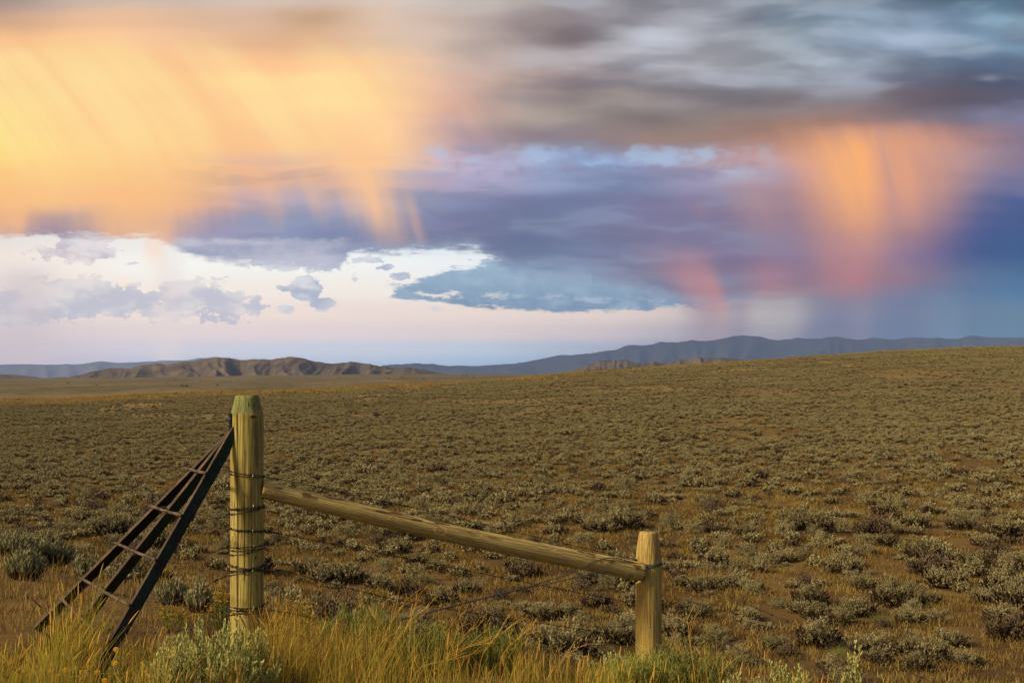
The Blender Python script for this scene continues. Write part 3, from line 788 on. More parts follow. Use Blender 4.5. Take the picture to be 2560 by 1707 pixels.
def barbed(name, paths, label, group=None, barb=.125, r=.0012, hel=.0015, pitch=.045, rseed=1, staples=()):
    q = random.Random(rseed); mb = MB()
    for pts, isb in paths:
        pts = resample(pts, .012)
        s = 0; A = []; B = []; nb = barb * q.uniform(.2, 1)
        for i, p in enumerate(pts):
            t = (pts[min(i + 1, len(pts) - 1)] - pts[max(i - 1, 0)])
            if t.length < 1e-9: t = Vector((1, 0, 0))
            t.normalize()
            u = Vector((0, 0, 1)); u = (u - t * u.dot(t))
            u = u.normalized() if u.length > .05 else Vector((0, 1, 0)); w = t.cross(u)
            if i: s += (p - pts[i - 1]).length
            ph = 2 * math.pi * s / pitch
            o = (u * math.cos(ph) + w * math.sin(ph)) * hel
            A.append(p + o); B.append(p - o)
            if isb and s > nb:
                nb = s + barb * q.uniform(.85, 1.15)
                for k in range(2):
                    a_ = q.uniform(0, math.pi); d_ = (u * math.cos(a_) + w * math.sin(a_) + t * q.uniform(-.4, .4)).normalized() * .013
                    mb.tube([p - d_ + t * .004 * k, p + d_ + t * .004 * k], [.0005, .0005], 4)
                ring = [p + (u * math.cos(x) + w * math.sin(x)) * .0046 + t * (x * .0009) for x in [m_ * .7 for m_ in range(20)]]
                mb.tube(ring, .0012, 4)
        mb.tube(A, r, 5); mb.tube(B, r, 5)
    o = link(name, mb.mesh(name, mw, True)); tag(o, label, 'barbed wire', group)
    for (c, rr_, an, z) in staples:
        sb = MB(); base = Vector((c.x + rr_ * math.sin(an), c.y - rr_ * math.cos(an), z)); nrm = Vector((math.sin(an), -math.cos(an), 0))
        tw = Vector((.3, 0, 1)).normalized()
        pts = [base - tw * .012 - nrm * .004, base - tw * .012 + nrm * .006, base - tw * .006 + nrm * .010, base + tw * .006 + nrm * .010, base + tw * .012 + nrm * .006, base + tw * .012 - nrm * .004]
        sb.tube(pts, .0021, 5); link('staple', sb.mesh('staple', ms, True), o)
    return o
def zc(Y, d=8.0): return -(Y - HY) / F * d
def tail_splice(p0, p1, q):
    """the loose end wound round the standing wire"""
    o = []; t = (p1 - p0).normalized(); u = Vector((0, 0, 1)); w = t.cross(u).normalized(); u = w.cross(t)
    n = 60
    for k in range(n + 1):
        x = k / n; ph = x * 2 * math.pi * 6
        o.append(p0.lerp(p1, x) + (u * math.cos(ph) + w * math.sin(ph)) * (.0065 + .002 * math.sin(x * 9)))
    return o
RW = .0975; A90 = R(88)
BEY = Vector((.357, -.70, -.08))
B2 = lambda Y: Vector((C2.x + .02, 9.0 + .088, zc(Y, 9.085)))
lab_r = {0: 'topmost barbed wire strand leaving the tall post just above the slanting rail', 1: 'second barbed wire strand down between the posts, passing under the rail',
         2: 'third barbed wire strand down between the two posts', 3: 'lowest barbed wire strand, sinking into the grass right of the tall post'}
data = [  # wraps: (left Y, right Y) turns..., the way to the short post
 (0, [(1173, 1190), (1181, 1194)], [(700, 1198, 8.0), (1100, 1283, 8.45), (1240, 1318, 8.6), (1560, 1392, 9.05)], 1403, .25),
 (1, [(1316, 1325), (1319, 1328)], [(701, 1334, 8.0), (989, 1390, 8.33), (1280, 1448, 8.65), (1560, 1503, 9.0)], 1513, .1),
 (2, [(1404, 1424), (1408, 1427)], [(701, 1425, 8.0), (995, 1499, 8.35), (1280, 1546, 8.67), (1560, 1588, 9.0)], 1596, .3),
 (3, [(1519, 1521), (1525, 1527)], [(701, 1528, 8.0), (866, 1560, 8.2), (1240, 1628, 8.6), (1500, 1680, 9.0)], 1697, .4)]
right_far = {0: 1422, 1: 1533, 2: 1617}
for k, wr_, way, y2, _ in data:
    path = []
    for (yl, yr) in wr_:
        path += wrap(C1, RW, zc(yl), zc(yr), -A90, A90) + wrap(C1, RW, zc(yr), zc(yl + 6), A90, 2 * math.pi - A90, 14)
    path = path[:-16] + [Vector((C1.x + RW * .98, 8.0 + .02, zc(wr_[-1][1])))]
    far = [P(*w) for w in way] + [B2(y2)]
    run = spline([path[-1]] + far, 18)
    paths = [(path, True), (run, True)]
    if k < 3: paths.append((tail_splice(P(664, wr_[-1][1] + 1, 7.99), P(701, way[0][1], 8.0), rnd), False))
    sts = [(C1, .0945, R(28), zc(wr_[0][1] - 2))]
    if k < 3:      # beyond the short post the wire turns towards the road
        s0 = Vector((C2.x + .09, 9.0 + .055, -(right_far[k] - HY) / F * 9.0))
        end = s0 + BEY * 6.2
        mid_ = s0.lerp(end, .5) + Vector((0, 0, -.02))
        paths.append((spline([B2(y2), s0, mid_, end], 24), True))
    barbed('barbed_wire', paths, lab_r[k], 'barbed wires of the fence', rseed=k + 3, staples=sts)
# strands on the left, tied to the metal brace
lab_l = ['highest barbed wire strand left of the tall post, looped to the second cross rod', 'barbed wire strand left of the tall post, drooping to the third cross rod',
         'barbed wire strand left of the tall post, reaching the fourth cross rod', 'lowest barbed wire strand left of the tall post, above the bare dirt']
dl_ = [
 ([(1271, 1262), (1273, 1266)], [(552, 1293, 7.98), (473, 1299, 7.95), (408, 1276, 7.9)]),
 ([(1366, 1360), (1374, 1368)], [(560, 1368, 7.98), (483, 1404, 7.95), (420, 1404, 7.95), (332, 1378, 8.0)]),
 ([(1431, 1408), (1425, 1410)], [(546, 1447, 7.98), (449, 1498, 8.0), (362, 1501, 8.05), (252, 1474, 8.1)]),
 ([(1512, 1514), (1524, 1508)], [(575, 1515, 7.98), (483, 1561, 8.0), (420, 1580, 8.02), (328, 1582, 8.1), (215, 1560, 8.15)])]
for k, (wr_, way) in enumerate(dl_):
    path = []
    for (yl, yr) in wr_:
        path += wrap(C1, RW + .002, zc(yr), zc(yl), A90, -A90) + wrap(C1, RW, zc(yl), zc(yr), -A90, -2 * math.pi + A90, 14)
    path += wrap(C1, RW + .002, zc(wr_[-1][1]), zc(wr_[-1][0] + 14), A90, -A90, 20)
    run = spline([path[-1]] + [P(*w) for w in way], 18)
    e = P(*way[-1]); loop = [e + Vector((math.cos(a_) * .028, -.01 + .02 * math.sin(a_ * .5), math.sin(a_) * .022)) for a_ in [x * .4 for x in range(20)]]
    paths = [(path, True), (run, True), (loop, False)]
    if k < 3: paths.append((tail_splice(P(way[0][0] + 18, way[0][1] - 6, 7.98), P(way[0][0] - 14, way[0][1] + 5, 7.97), rnd), False))
    barbed('barbed_wire', paths, lab_l[k], 'barbed wires of the fence', rseed=k + 13, staples=[(C1, .0945, R(30), zc(wr_[0][1]))])
# ---- twisted brace wire from the short post down to the foot of the tall post
mw2, nt, out = new_mat('grey_wire'); principled(nt, out, (.13, .135, .14), .5, .5)
def brace_wire():
    mb = MB(); RW2 = .0865
    up_ = [P(1600, 1411, 8.90), P(1575, 1403, 8.86), P(1530, 1394, 8.80), P(1490, 1402, 8.74), P(1440, 1425, 8.70), P(1395, 1443, 8.66), P(1340, 1460, 8.62)]
    lo_ = [P(1600, 1416, 8.90), P(1560, 1423, 8.84), P(1500, 1432, 8.76), P(1450, 1440, 8.70), P(1400, 1452, 8.65), P(1340, 1464, 8.62)]
    trunk_ = [P(1340, 1462, 8.62), P(1240, 1487, 8.52), P(1130, 1515, 8.40), P(1000, 1549, 8.27), P(860, 1590, 8.14), P(740, 1627, 8.05), P(670, 1650, 8.0)]
    def twist(pts, off, r, pitch, n=2, ph0=0):
        pts = resample(spline(pts, 12), .015); s = 0; T = [[] for _ in range(n)]
        for i, p in enumerate(pts):
            t = (pts[min(i + 1, len(pts) - 1)] - pts[max(i - 1, 0)]).normalized()
            u = Vector((0, 0, 1)); u = (u - t * u.dot(t)).normalized(); w = t.cross(u)
            if i: s += (p - pts[i - 1]).length
            for k in range(n):
                a_ = ph0 + 2 * math.pi * (s / pitch + k / n); T[k].append(p + (u * math.cos(a_) + w * math.sin(a_)) * off)
        for t_ in T: mb.tube(t_, r, 5)
    twist(up_, .0022, .0019, .06); twist(lo_, .0022, .0019, .06)
    twist(trunk_, .0046, .0020, .10, 4)
    for a_, b_ in ((1411, 1406), (1415, 1409), (1418, 1412)):
        mb.tube(resample(wrap(C2, RW2, zc(a_, 8.95), zc(b_, 8.95), -A90 * .6, A90 * 1.1), .02), .0026, 6)
        mb.tube(wrap(C2, RW2 + .002, zc(b_, 8.95), zc(a_, 8.95), A90 * 1.1, 2 * math.pi - A90 * .6, 18), .0026, 6)
    mb.tube([P(1652, 1412, 8.97), P(1660, 1407, 8.96), P(1664, 1400, 8.95)], .002, 5)
    tl = [P(1430, 1424, 8.68), P(1420, 1428, 8.67), P(1412, 1425, 8.66), P(1418, 1432, 8.66), P(1406, 1434, 8.65), P(1412, 1438, 8.65)]
    mb.tube(spline(tl, 5), .0022, 5)
    return mb.mesh('brace_wire', mw2, True)
tag(link('brace_wire', brace_wire()), 'thick twisted wire looped round the shorter post, slanting down left into the grass', 'wire')
sb = MB(); sb.tube([P(1617, 1330, 9.0), P(1617, 1324, 9.0), P(1619, 1322, 9.0), P(1621, 1324, 9.0), P(1621, 1330, 9.0)], .0022, 5)
link('staple', sb.mesh('staple', ms, True), post2).location = (-C2.x, -9.0, 0)
# the post the wires run on to, outside the picture
e = Vector((C2.x + .09, 9.055, 0)) + BEY * 6.2
ge = ground(e.x + .1, e.y)
m_w3 = wood_mat('side_post_wood', (.38, .28, .10), (.20, .125, .042), [], 380.0)
tag(link('fence_post', log_post('side_post', .08, .078, .72, ge - .3, -1.40, -1.46, [m_w3, m_w3], [(.3, -2.4, -1.5, .012, .006, .05)], 4.4, 64, 40), None, (e.x + .09, e.y + .02, 0)),
    'round pine post off to the right where the three wires end', 'fence post')

# ------------------------------------------------------------------ metal brace
def metal(name, base, rust, amt):
    m, nt, out = new_mat(name); p = coord(nt)
    a = noise(nt, p, 9.0, 5, .65); b = noise(nt, vmath(nt, 'MULTIPLY', p, (1, 1, 1)), 55.0, 4, .6)
    c = mixc(nt, a.step(.40, .62), base, (base[0] * .35, base[1] * .45, base[2] * .5))
    c = mixc(nt, (a * .6 + b * .4).step(.60 - amt * .3, .70 - amt * .3) * .8, c, rust)
    principled(nt, out, c, b.step(.3, .7, .55, .8), .25, bump(nt, b, .35, .002), .3)
    return m
m_pat = metal('painted_steel', (.014, .038, .034), (.050, .026, .014), .25)
m_blk = metal('shaded_dark_steel', (.008, .012, .012), (.022, .012, .008), .15)  # dark patina, painted blacker for the weaker light on the left bar
m_rst = metal('rusty_flange', (.120, .084, .058), (.060, .042, .030), .5)
m_rod = metal('rusty_rod', (.15, .105, .072), (.075, .042, .026), .4)
brace = tag(empty('metal_brace', P(150, 1640, 8.2)), 'dark metal brace of three bars and cross rods leaning on the tall post', 'fence brace')
BO = brace.location.copy()
def put(name, mb, mats, parent=brace, smooth=False, fix=True, label=None):
    me = mb.mesh(name, mats, smooth, fix)
    o = link(name, me, parent)
    if parent is brace: o.location = -BO
    if label: o['label'] = label
    return o
TOPS = [P(576, 1078, 7.985), P(580, 1074, 7.96), P(583, 1066, 7.93)]
FEET = [P(84, 1572, 9.10), P(139, 1628, 8.35), P(196, 1741, 7.30)]
def bar(i):
    a, b = TOPS[i], FEET[i]; ax = (b - a).normalized()
    c = Vector((0, -1, 0)); c = (c - ax * c.dot(ax)).normalized(); nlr = ax.cross(c)
    if nlr.x < 0: nlr = -nlr
    ph = R((30, 30, 26)[i]); w = nlr * math.cos(ph) - c * math.sin(ph); N = c * math.cos(ph) + nlr * math.sin(ph)
    W_ = (.052, .055, .060)[i]; Fl = .034; T = .006
    # L-section: web spans w, flange runs back along -N from the upper edge
    sec = [(0, 0), (W_, 0), (W_, -T), (T, -T), (T, -Fl), (0, -Fl)]
    mb = MB()
    n = 12; V0 = len(mb.v)
    for k in range(n + 1):
        t = k / n; p = a.lerp(b, t)
        grow = 1 if t > .08 else .45 + .55 * t / .08
        for (u, v) in sec: mb.v.append(p + w * (u * grow) + N * (v * grow))
    for k in range(n):
        for j in range(6):
            j2 = (j + 1) % 6
            mb.f.append((k * 6 + j, k * 6 + j2, k * 6 + 6 + j2, k * 6 + 6 + j)); mb.m.append({0: 0, 5: 1, 1: 0}.get(j, 0))
    mb.f.append((0, 3, 4, 5)); mb.m.append(0); mb.f.append((0, 1, 2, 3)); mb.m.append(0)
    q = n * 6
    mb.f.append((q, q + 3, q + 4, q + 5)); mb.m.append(0); mb.f.append((q, q + 1, q + 2, q + 3)); mb.m.append(0)
    put('bar', mb, [m_blk if i == 0 else m_pat, m_rst])
    return a, b, w, N
bars = [bar(i) for i in range(3)]
def on_bar(i, Xq):
    a, b = bars[i][0], bars[i][1]; lo, hi = 0.0, 1.0
    for _ in range(40):
        m_ = (lo + hi) / 2; p = a.lerp(b, m_)
        if CX + F * p.x / p.y > Xq: lo = m_
        else: hi = m_
    return a.lerp(b, lo)
rods = [((465, 1171), (515, 1183)), ((374, 1265), (453, 1288)), ((285, 1356), (388, 1399)), ((198, 1443), (324, 1513)), ((150, 1494), (262, 1600))]
for (l_, r_2) in rods:
    pa = on_bar(0, l_[0] + 8); pb = on_bar(2, r_2[0] - 6)
    pa = P(l_[0], l_[1], pa.y - .03); pb = P(r_2[0], r_2[1], pb.y - .03)
    mb = MB(); mb.tube([pa.lerp(pb, k / 8) + Vector((0, 0, .002 * math.sin(k))) for k in range(9)], .0088, 8)
    put('cross_rod', mb, m_rod, smooth=True, fix=False)
# bracket plate and bolt on the post's left side
mb = MB()
pc = P(579, 1086, 7.955)
def boxm(mb, c, sx, sy, sz, mi=0):
    v = [c + Vector((x * sx / 2, y * sy / 2, z * sz / 2)) for z in (-1, 1) for y in (-1, 1) for x in (-1, 1)]
    b_ = len(mb.v); mb.v += v
    for f in [(0, 2, 3, 1), (4, 5, 7, 6), (0, 1, 5, 4), (2, 6, 7, 3), (0, 4, 6, 2), (1, 3, 7, 5)]:
        mb.f.append(tuple(b_ + k for k in f)); mb.m.append(mi)
boxm(mb, P(577.5, 1074, 7.965), .012, .055, .185)
boxm(mb, P(575.5, 1036, 7.962), .010, .05, .012)
br = put('bracket_plate', mb, m_pat)
bo = P(574.5, 1046, 7.955)
mb = MB(); mb.tube([bo + Vector((0, 0, 0)), bo - Vector((.006, .0, 0))], .019, 20)
wsh = MB(); 
wsh.tube([bo + Vector((.004, 0, 0)), bo - Vector((.004, .0015, 0))], .018, 20)
wsh.tube([bo - Vector((.004, .0015, 0)), bo - Vector((.018, .006, 0))], .0115, 6)
wsh.tube([bo - Vector((.018, .006, 0)), bo - Vector((.026, .009, 0))], .006, 10)
put('bolt', wsh, ms, smooth=False)
# ------------------------------------------------------------------ vegetation
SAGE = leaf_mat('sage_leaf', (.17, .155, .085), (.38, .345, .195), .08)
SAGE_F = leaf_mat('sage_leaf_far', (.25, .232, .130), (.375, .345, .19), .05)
SAGE_Y = leaf_mat('sage_leaf_warm', (.23, .215, .105), (.33, .31, .17), .15)
SILV = leaf_mat('silver_sage_leaf', (.40, .42, .15), (.58, .58, .25), .25)
PALE = leaf_mat('pale_sage_leaf', (.24, .24, .135), (.38, .37, .22), .1)
TWIG = leaf_mat('sage_twig', (.040, .027, .018), (.085, .058, .040), 0)  # twig brown, darkened to put shade under and inside the bushes
GREEN = leaf_mat('rabbitbrush_leaf', (.17, .19, .055), (.31, .32, .105), .25)
LIME = leaf_mat('lime_leaf', (.24, .28, .06), (.36, .38, .10), .25)
G_GRN = leaf_mat('grass_green', (.23, .245, .04), (.41, .39, .07), .35)
G_OLV = leaf_mat('grass_olive', (.31, .275, .06), (.50, .41, .095), .35)
G_GLD = leaf_mat('grass_gold', (.50, .33, .07), (.68, .47, .11), .35)
G_RUS = leaf_mat('grass_russet', (.22, .115, .036), (.31, .17, .055), .35)
G_STR = leaf_mat('grass_straw', (.25, .175, .068), (.36, .26, .10), .15)
G_BRN = leaf_mat('grass_brown', (.120, .080, .032), (.20, .135, .054), .15)
FLOW = leaf_mat('yellow_flower', (.62, .36, .02), (.70, .45, .03), .3)

DEADM = leaf_mat('dead_sage', (.10, .075, .05), (.20, .16, .11), 0)
def leaf(mb, p, d, l, w, q, mi=0):
    """one small folded leaf"""
    s = d.cross(Vector((q.uniform(-1, 1), q.uniform(-1, 1), q.uniform(-.4, 1))))
    if s.length < 1e-4: s = Vector((1, 0, 0))
    s = s.normalized() * (w * .5)
    m = p + d * (l * .55)
    mb.quad(p - s * .25, m - s, p + d * l, m + s, mi)
def sage(seed, nspr, nleaf, ll, lw, h=.56, lump=.5, flat=1.0, core=0):
    """sagebrush of unit width: many sprigs from a woody base, grey-green leaves at their tips"""
    q = random.Random(seed); fo = MB(); br = MB(); off = Vector((seed * 3.1, seed * 1.7, 0))
    for k in range(nspr):
        az = q.uniform(0, 2 * math.pi); z = q.random() ** .62; rad = math.sqrt(max(0, 1 - z * z))
        d = Vector((math.cos(az) * rad, math.sin(az) * rad, z))
        k_ = .72 + lump * mn.noise(d * 2.1 + off) + .25 * mn.noise(d * 5 + off) + q.uniform(-.06, .06)
        tip = Vector((d.x * .5 * k_, d.y * .5 * k_, max(.03, (.08 + d.z * (h - .08)) * (.55 + .45 * k_) * 1.12)))
        base = Vector((d.x * .08 + q.uniform(-.03, .03), d.y * .08 + q.uniform(-.03, .03), 0))
        midp = base.lerp(tip, .55) + Vector((d.x * .05, d.y * .05, -.03))
        up = (tip - midp).normalized().lerp(Vector((0, 0, 1)), .45).normalized()
        if q.random() < .35 or nspr < 120:
            br.tube([base, midp, tip], [.008, .005, .0025], 3, cap=False)
        for j in range(nleaf):
            t = 1 - (q.random() ** 1.3) * .42
            p = (midp.lerp(tip, (t - .5) * 2) if t > .5 else base.lerp(midp, t * 2))
            p = p + Vector((q.gauss(0, .014), q.gauss(0, .014), q.gauss(0, .012)))
            dd = (up + Vector((q.gauss(0, .55), q.gauss(0, .55), q.gauss(0, .35)))).normalized()
            leaf(fo, p, dd, ll * q.uniform(.7, 1.3), lw * q.uniform(.7, 1.3), q)
    for k in range(core):  # dark flakes: dense twigs, plus the crown's inner shade put in as colour
        a = q.uniform(0, 6.28); r = .40 * math.sqrt(q.random()); p = Vector((r * math.cos(a), r * math.sin(a), q.uniform(.0, h * .50)))
        d = Vector((math.cos(a) * .6, math.sin(a) * .6, .8)).normalized()
        leaf(br, p, d, .13, .045 if nspr > 120 else .08, q)
    return fo, br
near_p = []; 
for k in range(7):
    f, b = sage(k + 1, 300, 8, .055, .018, h=(.42, .52, .38, .46, .54, .42, .36)[k], lump=1.05, core=300)
    near_p.append((f.mesh('sage_foliage', SAGE if k != 5 else DEADM), b.mesh('sage_branches', TWIG)))
far_p = []
PROT = bpy.data.collections.new('plant_prototypes')       # sources for the scattered vegetation only; not in the scene
for k in range(6):
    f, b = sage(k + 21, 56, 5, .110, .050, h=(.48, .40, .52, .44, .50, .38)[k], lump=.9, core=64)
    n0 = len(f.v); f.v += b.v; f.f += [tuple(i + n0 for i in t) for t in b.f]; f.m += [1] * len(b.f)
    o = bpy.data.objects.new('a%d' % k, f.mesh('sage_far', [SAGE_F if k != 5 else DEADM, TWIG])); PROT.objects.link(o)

def blade(mb, p, h, w, lean, az, q, mi, head=0, hm=2):
    d = Vector((math.cos(az), math.sin(az), 0)); s = Vector((-d.y, d.x, 0)) * (w * .5)
    a_ = q.uniform(0, 3.14); s = Vector((math.cos(a_), math.sin(a_), 0)) * (w * .5)
    i = len(mb.v); n = 4
    for k in range(n + 1):
        t = k / n; c = p + Vector((0, 0, h * (t - .12 * lean * t * t))) + d * (h * lean * t * t * .6)
        ww = (1 - t * .85)
        mb.v += [c - s * ww, c + s * ww]
    for k in range(n):
        b = i + k * 2; mb.f.append((b, b + 1, b + 3, b + 2)); mb.m.append(mi)
    if head:
        e = mb.v[-1]; prev = mb.v[-3]; dr = (e - prev).normalized()
        r = head * .052
        mb.tube([e - dr * head * .5, e - dr * head * .25, e + dr * head * .2, e + dr * head * .5], [r * .35, r, r * .75, r * .1], 5, hm, cap=False)

# ---- dry grass tufts for the slopes
def tuft(seed, n, h, r, mats, w=.008):
    q = random.Random(seed); mb = MB()
    for k in range(n):
        a = q.uniform(0, 6.28); rr_ = r * math.sqrt(q.random())
        blade(mb, Vector((rr_ * math.cos(a), rr_ * math.sin(a), 0)), h * q.uniform(.5, 1.1), w, q.uniform(.2, 1.2), q.uniform(0, 6.28), q, q.choice(range(len(mats))))
    return mb.mesh('tuft', mats)
TUF = bpy.data.collections.new('grass_prototypes')
for k in range(5):
    mats = ([G_BRN, G_STR], [G_BRN, G_BRN], [G_STR, G_BRN], [G_BRN, G_BRN, G_OLV], [G_STR, G_OLV])[k]
    o = bpy.data.objects.new('g%d' % k, tuft(k + 60, 54, .13, .26, mats, .014)); TUF.objects.link(o)

def scatter(name, pts, coll, nvar, seed, mat=None):
    """one object: points carrying size, turn and variant; geometry nodes set a plant on each"""
    me = bpy.data.meshes.new(name); me.from_pydata([p for p, s in pts], [], [])
    q = random.Random(seed)
    for an, ty in (('siz', 'FLOAT'), ('rot', 'FLOAT'), ('var', 'INT')):
        at = me.attributes.new(an, ty, 'POINT')
        vals = {'siz': [s for p, s in pts], 'rot': [q.uniform(0, 6.28) for _ in pts], 'var': [q.randrange(nvar) for _ in pts]}[an]
        at.data.foreach_set('value', vals)
    o = link(name, me)
    ng = bpy.data.node_groups.new(name, 'GeometryNodeTree')
    ng.interface.new_socket('Geometry', in_out='INPUT', socket_type='NodeSocketGeometry')
    ng.interface.new_socket('Geometry', in_out='OUTPUT', socket_type='NodeSocketGeometry')
    gi = ng.nodes.new('NodeGroupInput'); go = ng.nodes.new('NodeGroupOutput')
    ip = ng.nodes.new('GeometryNodeInstanceOnPoints'); ci = ng.nodes.new('GeometryNodeCollectionInfo')
    ci.inputs['Collection'].default_value = coll; ci.inputs['Separate Children'].default_value = True; ci.inputs['Reset Children'].default_value = True
    def attr(n, ty):
        a = ng.nodes.new('GeometryNodeInputNamedAttribute'); a.data_type = ty; a.inputs['Name'].default_value = n
        return a.outputs['Attribute']
    cx = ng.nodes.new('ShaderNodeCombineXYZ'); ng.links.new(attr('rot', 'FLOAT'), cx.inputs['Z'])
    ng.links.new(gi.outputs[0], ip.inputs['Points']); ng.links.new(ci.outputs[0], ip.inputs['Instance'])
    ip.inputs['Pick Instance'].default_value = True
    ng.links.new(attr('var', 'INT'), ip.inputs['Instance Index'])
    ng.links.new(cx.outputs[0], ip.inputs['Rotation']); ng.links.new(attr('siz', 'FLOAT'), ip.inputs['Scale'])
    ng.links.new(ip.outputs[0], go.inputs[0])
    md = o.modifiers.new('scatter', 'NODES'); md.node_group = ng
    return o

# ---- where the sagebrush stands: first the bushes one can point at in the photograph, then the rest
def R5(l): return [(1840 + x / 2.386, 1050 + y / 2.386, w / 2.386) for x, y, w in l]
def R4(l): return [(1240 + x / 3.267, 1250 + y / 3.267, w / 3.267) for x, y, w in l]
def R3(l): return [(560 + x / 3.267, 1300 + y / 3.267, w / 3.267) for x, y, w in l]
MAN = R5([(440,1095,200),(490,1345,240),(720,1160,220),(930,1110,230),(1130,1090,160),(1060,1400,190),(1300,1345,170),(1600,1200,230),(1640,1310,260),(780,1010,170),(1250,1000,220),(1430,935,180),(1530,840,200),(640,925,200),(1690,995,110),(1110,830,200),(1650,905,200),(430,665,260),(620,668,130),(600,745,100),(460,765,80),(230,790,110),(60,785,110),(770,745,120),(910,750,150),(1340,650,170),(1400,600,120),(1330,530,140),(1220,560,80),(1070,640,160),(980,545,130),(880,580,140),(1600,700,230),(150,880,130),(80,1010,160),(60,1190,150),(260,1120,120),(1120,560,110),(1500,1090,150),(1200,1200,140),(1080,1490,160),(560,1480,150),(330,1000,90),(1150,765,110),(1000,800,90)])
MAN += R4([(240,625,240),(1040,690,210),(820,870,230),(1580,930,200),(1700,910,180),(2080,1050,170),(1780,550,230),(2000,660,150),(2100,770,170),(1470,495,150),(200,905,180),(600,965,210),(700,160,120),(850,260,260),(1050,235,280),(1250,145,130),(1430,240,190),(1600,270,160),(700,1010,160),(1090,990,150),(930,1330,200),(560,920,110),(2000,1000,120),(1750,260,150),(360,900,110),(130,660,110),(1410,560,110),(1640,1180,140),(1240,1000,120)])
MAN += R3([(980,145,190),(1300,405,170),(1480,610,240),(1980,600,210),(2250,660,190),(1830,340,140),(2040,275,150),(760,700,170),(870,460,130),(1110,470,160),(560,390,130),(540,610,150),(2170,780,170),(1540,500,190),(1700,265,150),(740,250,110),(900,560,120),(1160,690,130),(400,640,110),(1380,700,140),(1250,330,110),(1600,800,170),(2100,420,110),(640,520,120)])
bushes = []; q = random.Random(11)
for (X, Y, w) in MAN:
    h_ = hit(X, Y)
    if h_ is None or h_.y > 110: continue
    bushes.append((h_.x, h_.y, w / F * h_.y * 1.28))
cell = {}
def ok(x, y, r):
    ci, cj = int(x // 1.5), int(y // 1.5)
    for a in range(ci - 1, ci + 2):
        for b in range(cj - 1, cj + 2):
            for (ux, uy, ur) in cell.get((a, b), ()):
                if (ux - x) ** 2 + (uy - y) ** 2 < (ur + r) ** 2: return False
    return True
def addc(x, y, r): cell.setdefault((int(x // 1.5), int(y // 1.5)), []).append((x, y, r))
for (x, y, w) in bushes: addc(x, y, w * .42)
def density(x, y):
    """bushes per square metre"""
    s = x / y; n = mn.noise(Vector((x * .07, y * .05, 2))) ; n2 = mn.noise(Vector((x * .4, y * .3, 8)))
    d = lerp(.60, 3.3, sstep((y - 44 + 70 * max(0, .12 - s)) / 70))
    d *= (.85 + 1.1 * n + 1.2 * n2)
    if y > 170 and n < -.12: d *= .35
    edge = rid_d(s) - y
    if s < .05 and edge < 40: d *= .14
    if s >= .05 and edge < 70: d *= .42
    return max(.04, d)
y0 = 17.0; tries = 0
allb = list(bushes)
while y0 < 470:
    dy_ = 1.5 if y0 < 200 else 3.0
    xw = .43 * (y0 + dy_) + 3
    m = int(2 * xw * dy_ * 6.4)
    for _ in range(m):
        x = q.uniform(-xw, xw); y = y0 + q.random() * dy_
        s = x / y
        if y > rid_d(s) + 26: continue
        if q.random() > density(x, y) / 5.8: continue
        big_ = lerp(.78, .50 - .06 * sstep((y - 110) / 120), sstep((y - 38) / 50))
        w = big_ * math.exp(q.gauss(0, lerp(.42, .26, sstep((y - 60) / 60)))); w = max(.3, min(w, 1.8))
        if not ok(x, y, w * .34): continue
        addc(x, y, w * .34); allb.append((x, y, w))
    y0 += dy_
def seen(x, y, w):
    g = ground(x, y); X = CX + F * x / y; Yb = HY - F * g / y
    return -30 < X < 2590 and Yb - F * w * .45 / y < 1707, X, Yb - F * w * .28 / y
def blocked(x, y, w):
    """behind the bank?"""
    g = ground(x, y) + w * .5; sl_ = g / y; sx = x / y; t = 5.0
    while t < y * .97:
        if ground(sx * t, t) > sl_ * t: return True
        t += .5 if t < 30 else 4
        if t > 60: break
    return False
cand = []; rest = []
for b in allb:
    v, X, Y = seen(*b)
    if v and b[1] < 95 and not blocked(*b): cand.append((b[2] / b[1], b, X, Y))
    else: rest.append(b)
cand.sort(key=lambda t: -t[0])
things = cand[:270]; rest += [t[1] for t in cand[270:]]
print('bushes', len(allb), 'things', len(things), 'nearest/farthest', min(t[1][1] for t in things), max(t[1][1] for t in things))
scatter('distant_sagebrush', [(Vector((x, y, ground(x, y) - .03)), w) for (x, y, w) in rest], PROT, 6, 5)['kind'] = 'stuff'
used = set()
def region(X, Y):
    if X < 560: return 'beyond the metal brace' if Y > 1150 else 'high behind the metal brace'
    if X < 680: return 'behind the tall post'
    rail_y = 1222 + (X - 655) * .2185
    if X < 1590: return ('under the slanting rail' if Y > rail_y + 30 else 'above the slanting rail')
    if X < 1660: return 'behind the shorter post'
    if X < 2050: return 'right of the shorter post'
    return 'in the open hollow at right' if Y > 1400 else 'on the slope at far right'
for i, (sz, (x, y, w), X, Y) in enumerate(things):
    v = q.randrange(7); f, b = near_p[v]
    rt = empty('sagebrush', (x, y, ground(x, y) - .03)); rt.rotation_euler.z = q.uniform(0, 6.28)
    hs = q.uniform(.85, 1.15); rt.scale = (w, w, w * hs)
    link('foliage', f, rt)
    if i < 150: link('branches', b, rt)
    pw = w / y * F
    word = 'Broad' if pw > 75 else ('Medium' if pw > 52 else 'Small')
    tone = ('domed', 'high', 'low', 'loose', 'upright', 'brownish', 'flat')[v]
    base_l = '%s %s sagebrush %s, ' % (word, tone, region(X, Y))
    lb = base_l + '%d%% across, %d%% down the photo' % (round(X / 25.6), round(Y / 17.07))
    if lb in used: lb = base_l + '%.1f%% across, %.1f%% down the photo' % (X / 25.6, Y / 17.07)
    used.add(lb)
    tag(rt, lb, 'sagebrush', 'sagebrush bushes scattered over the valley')
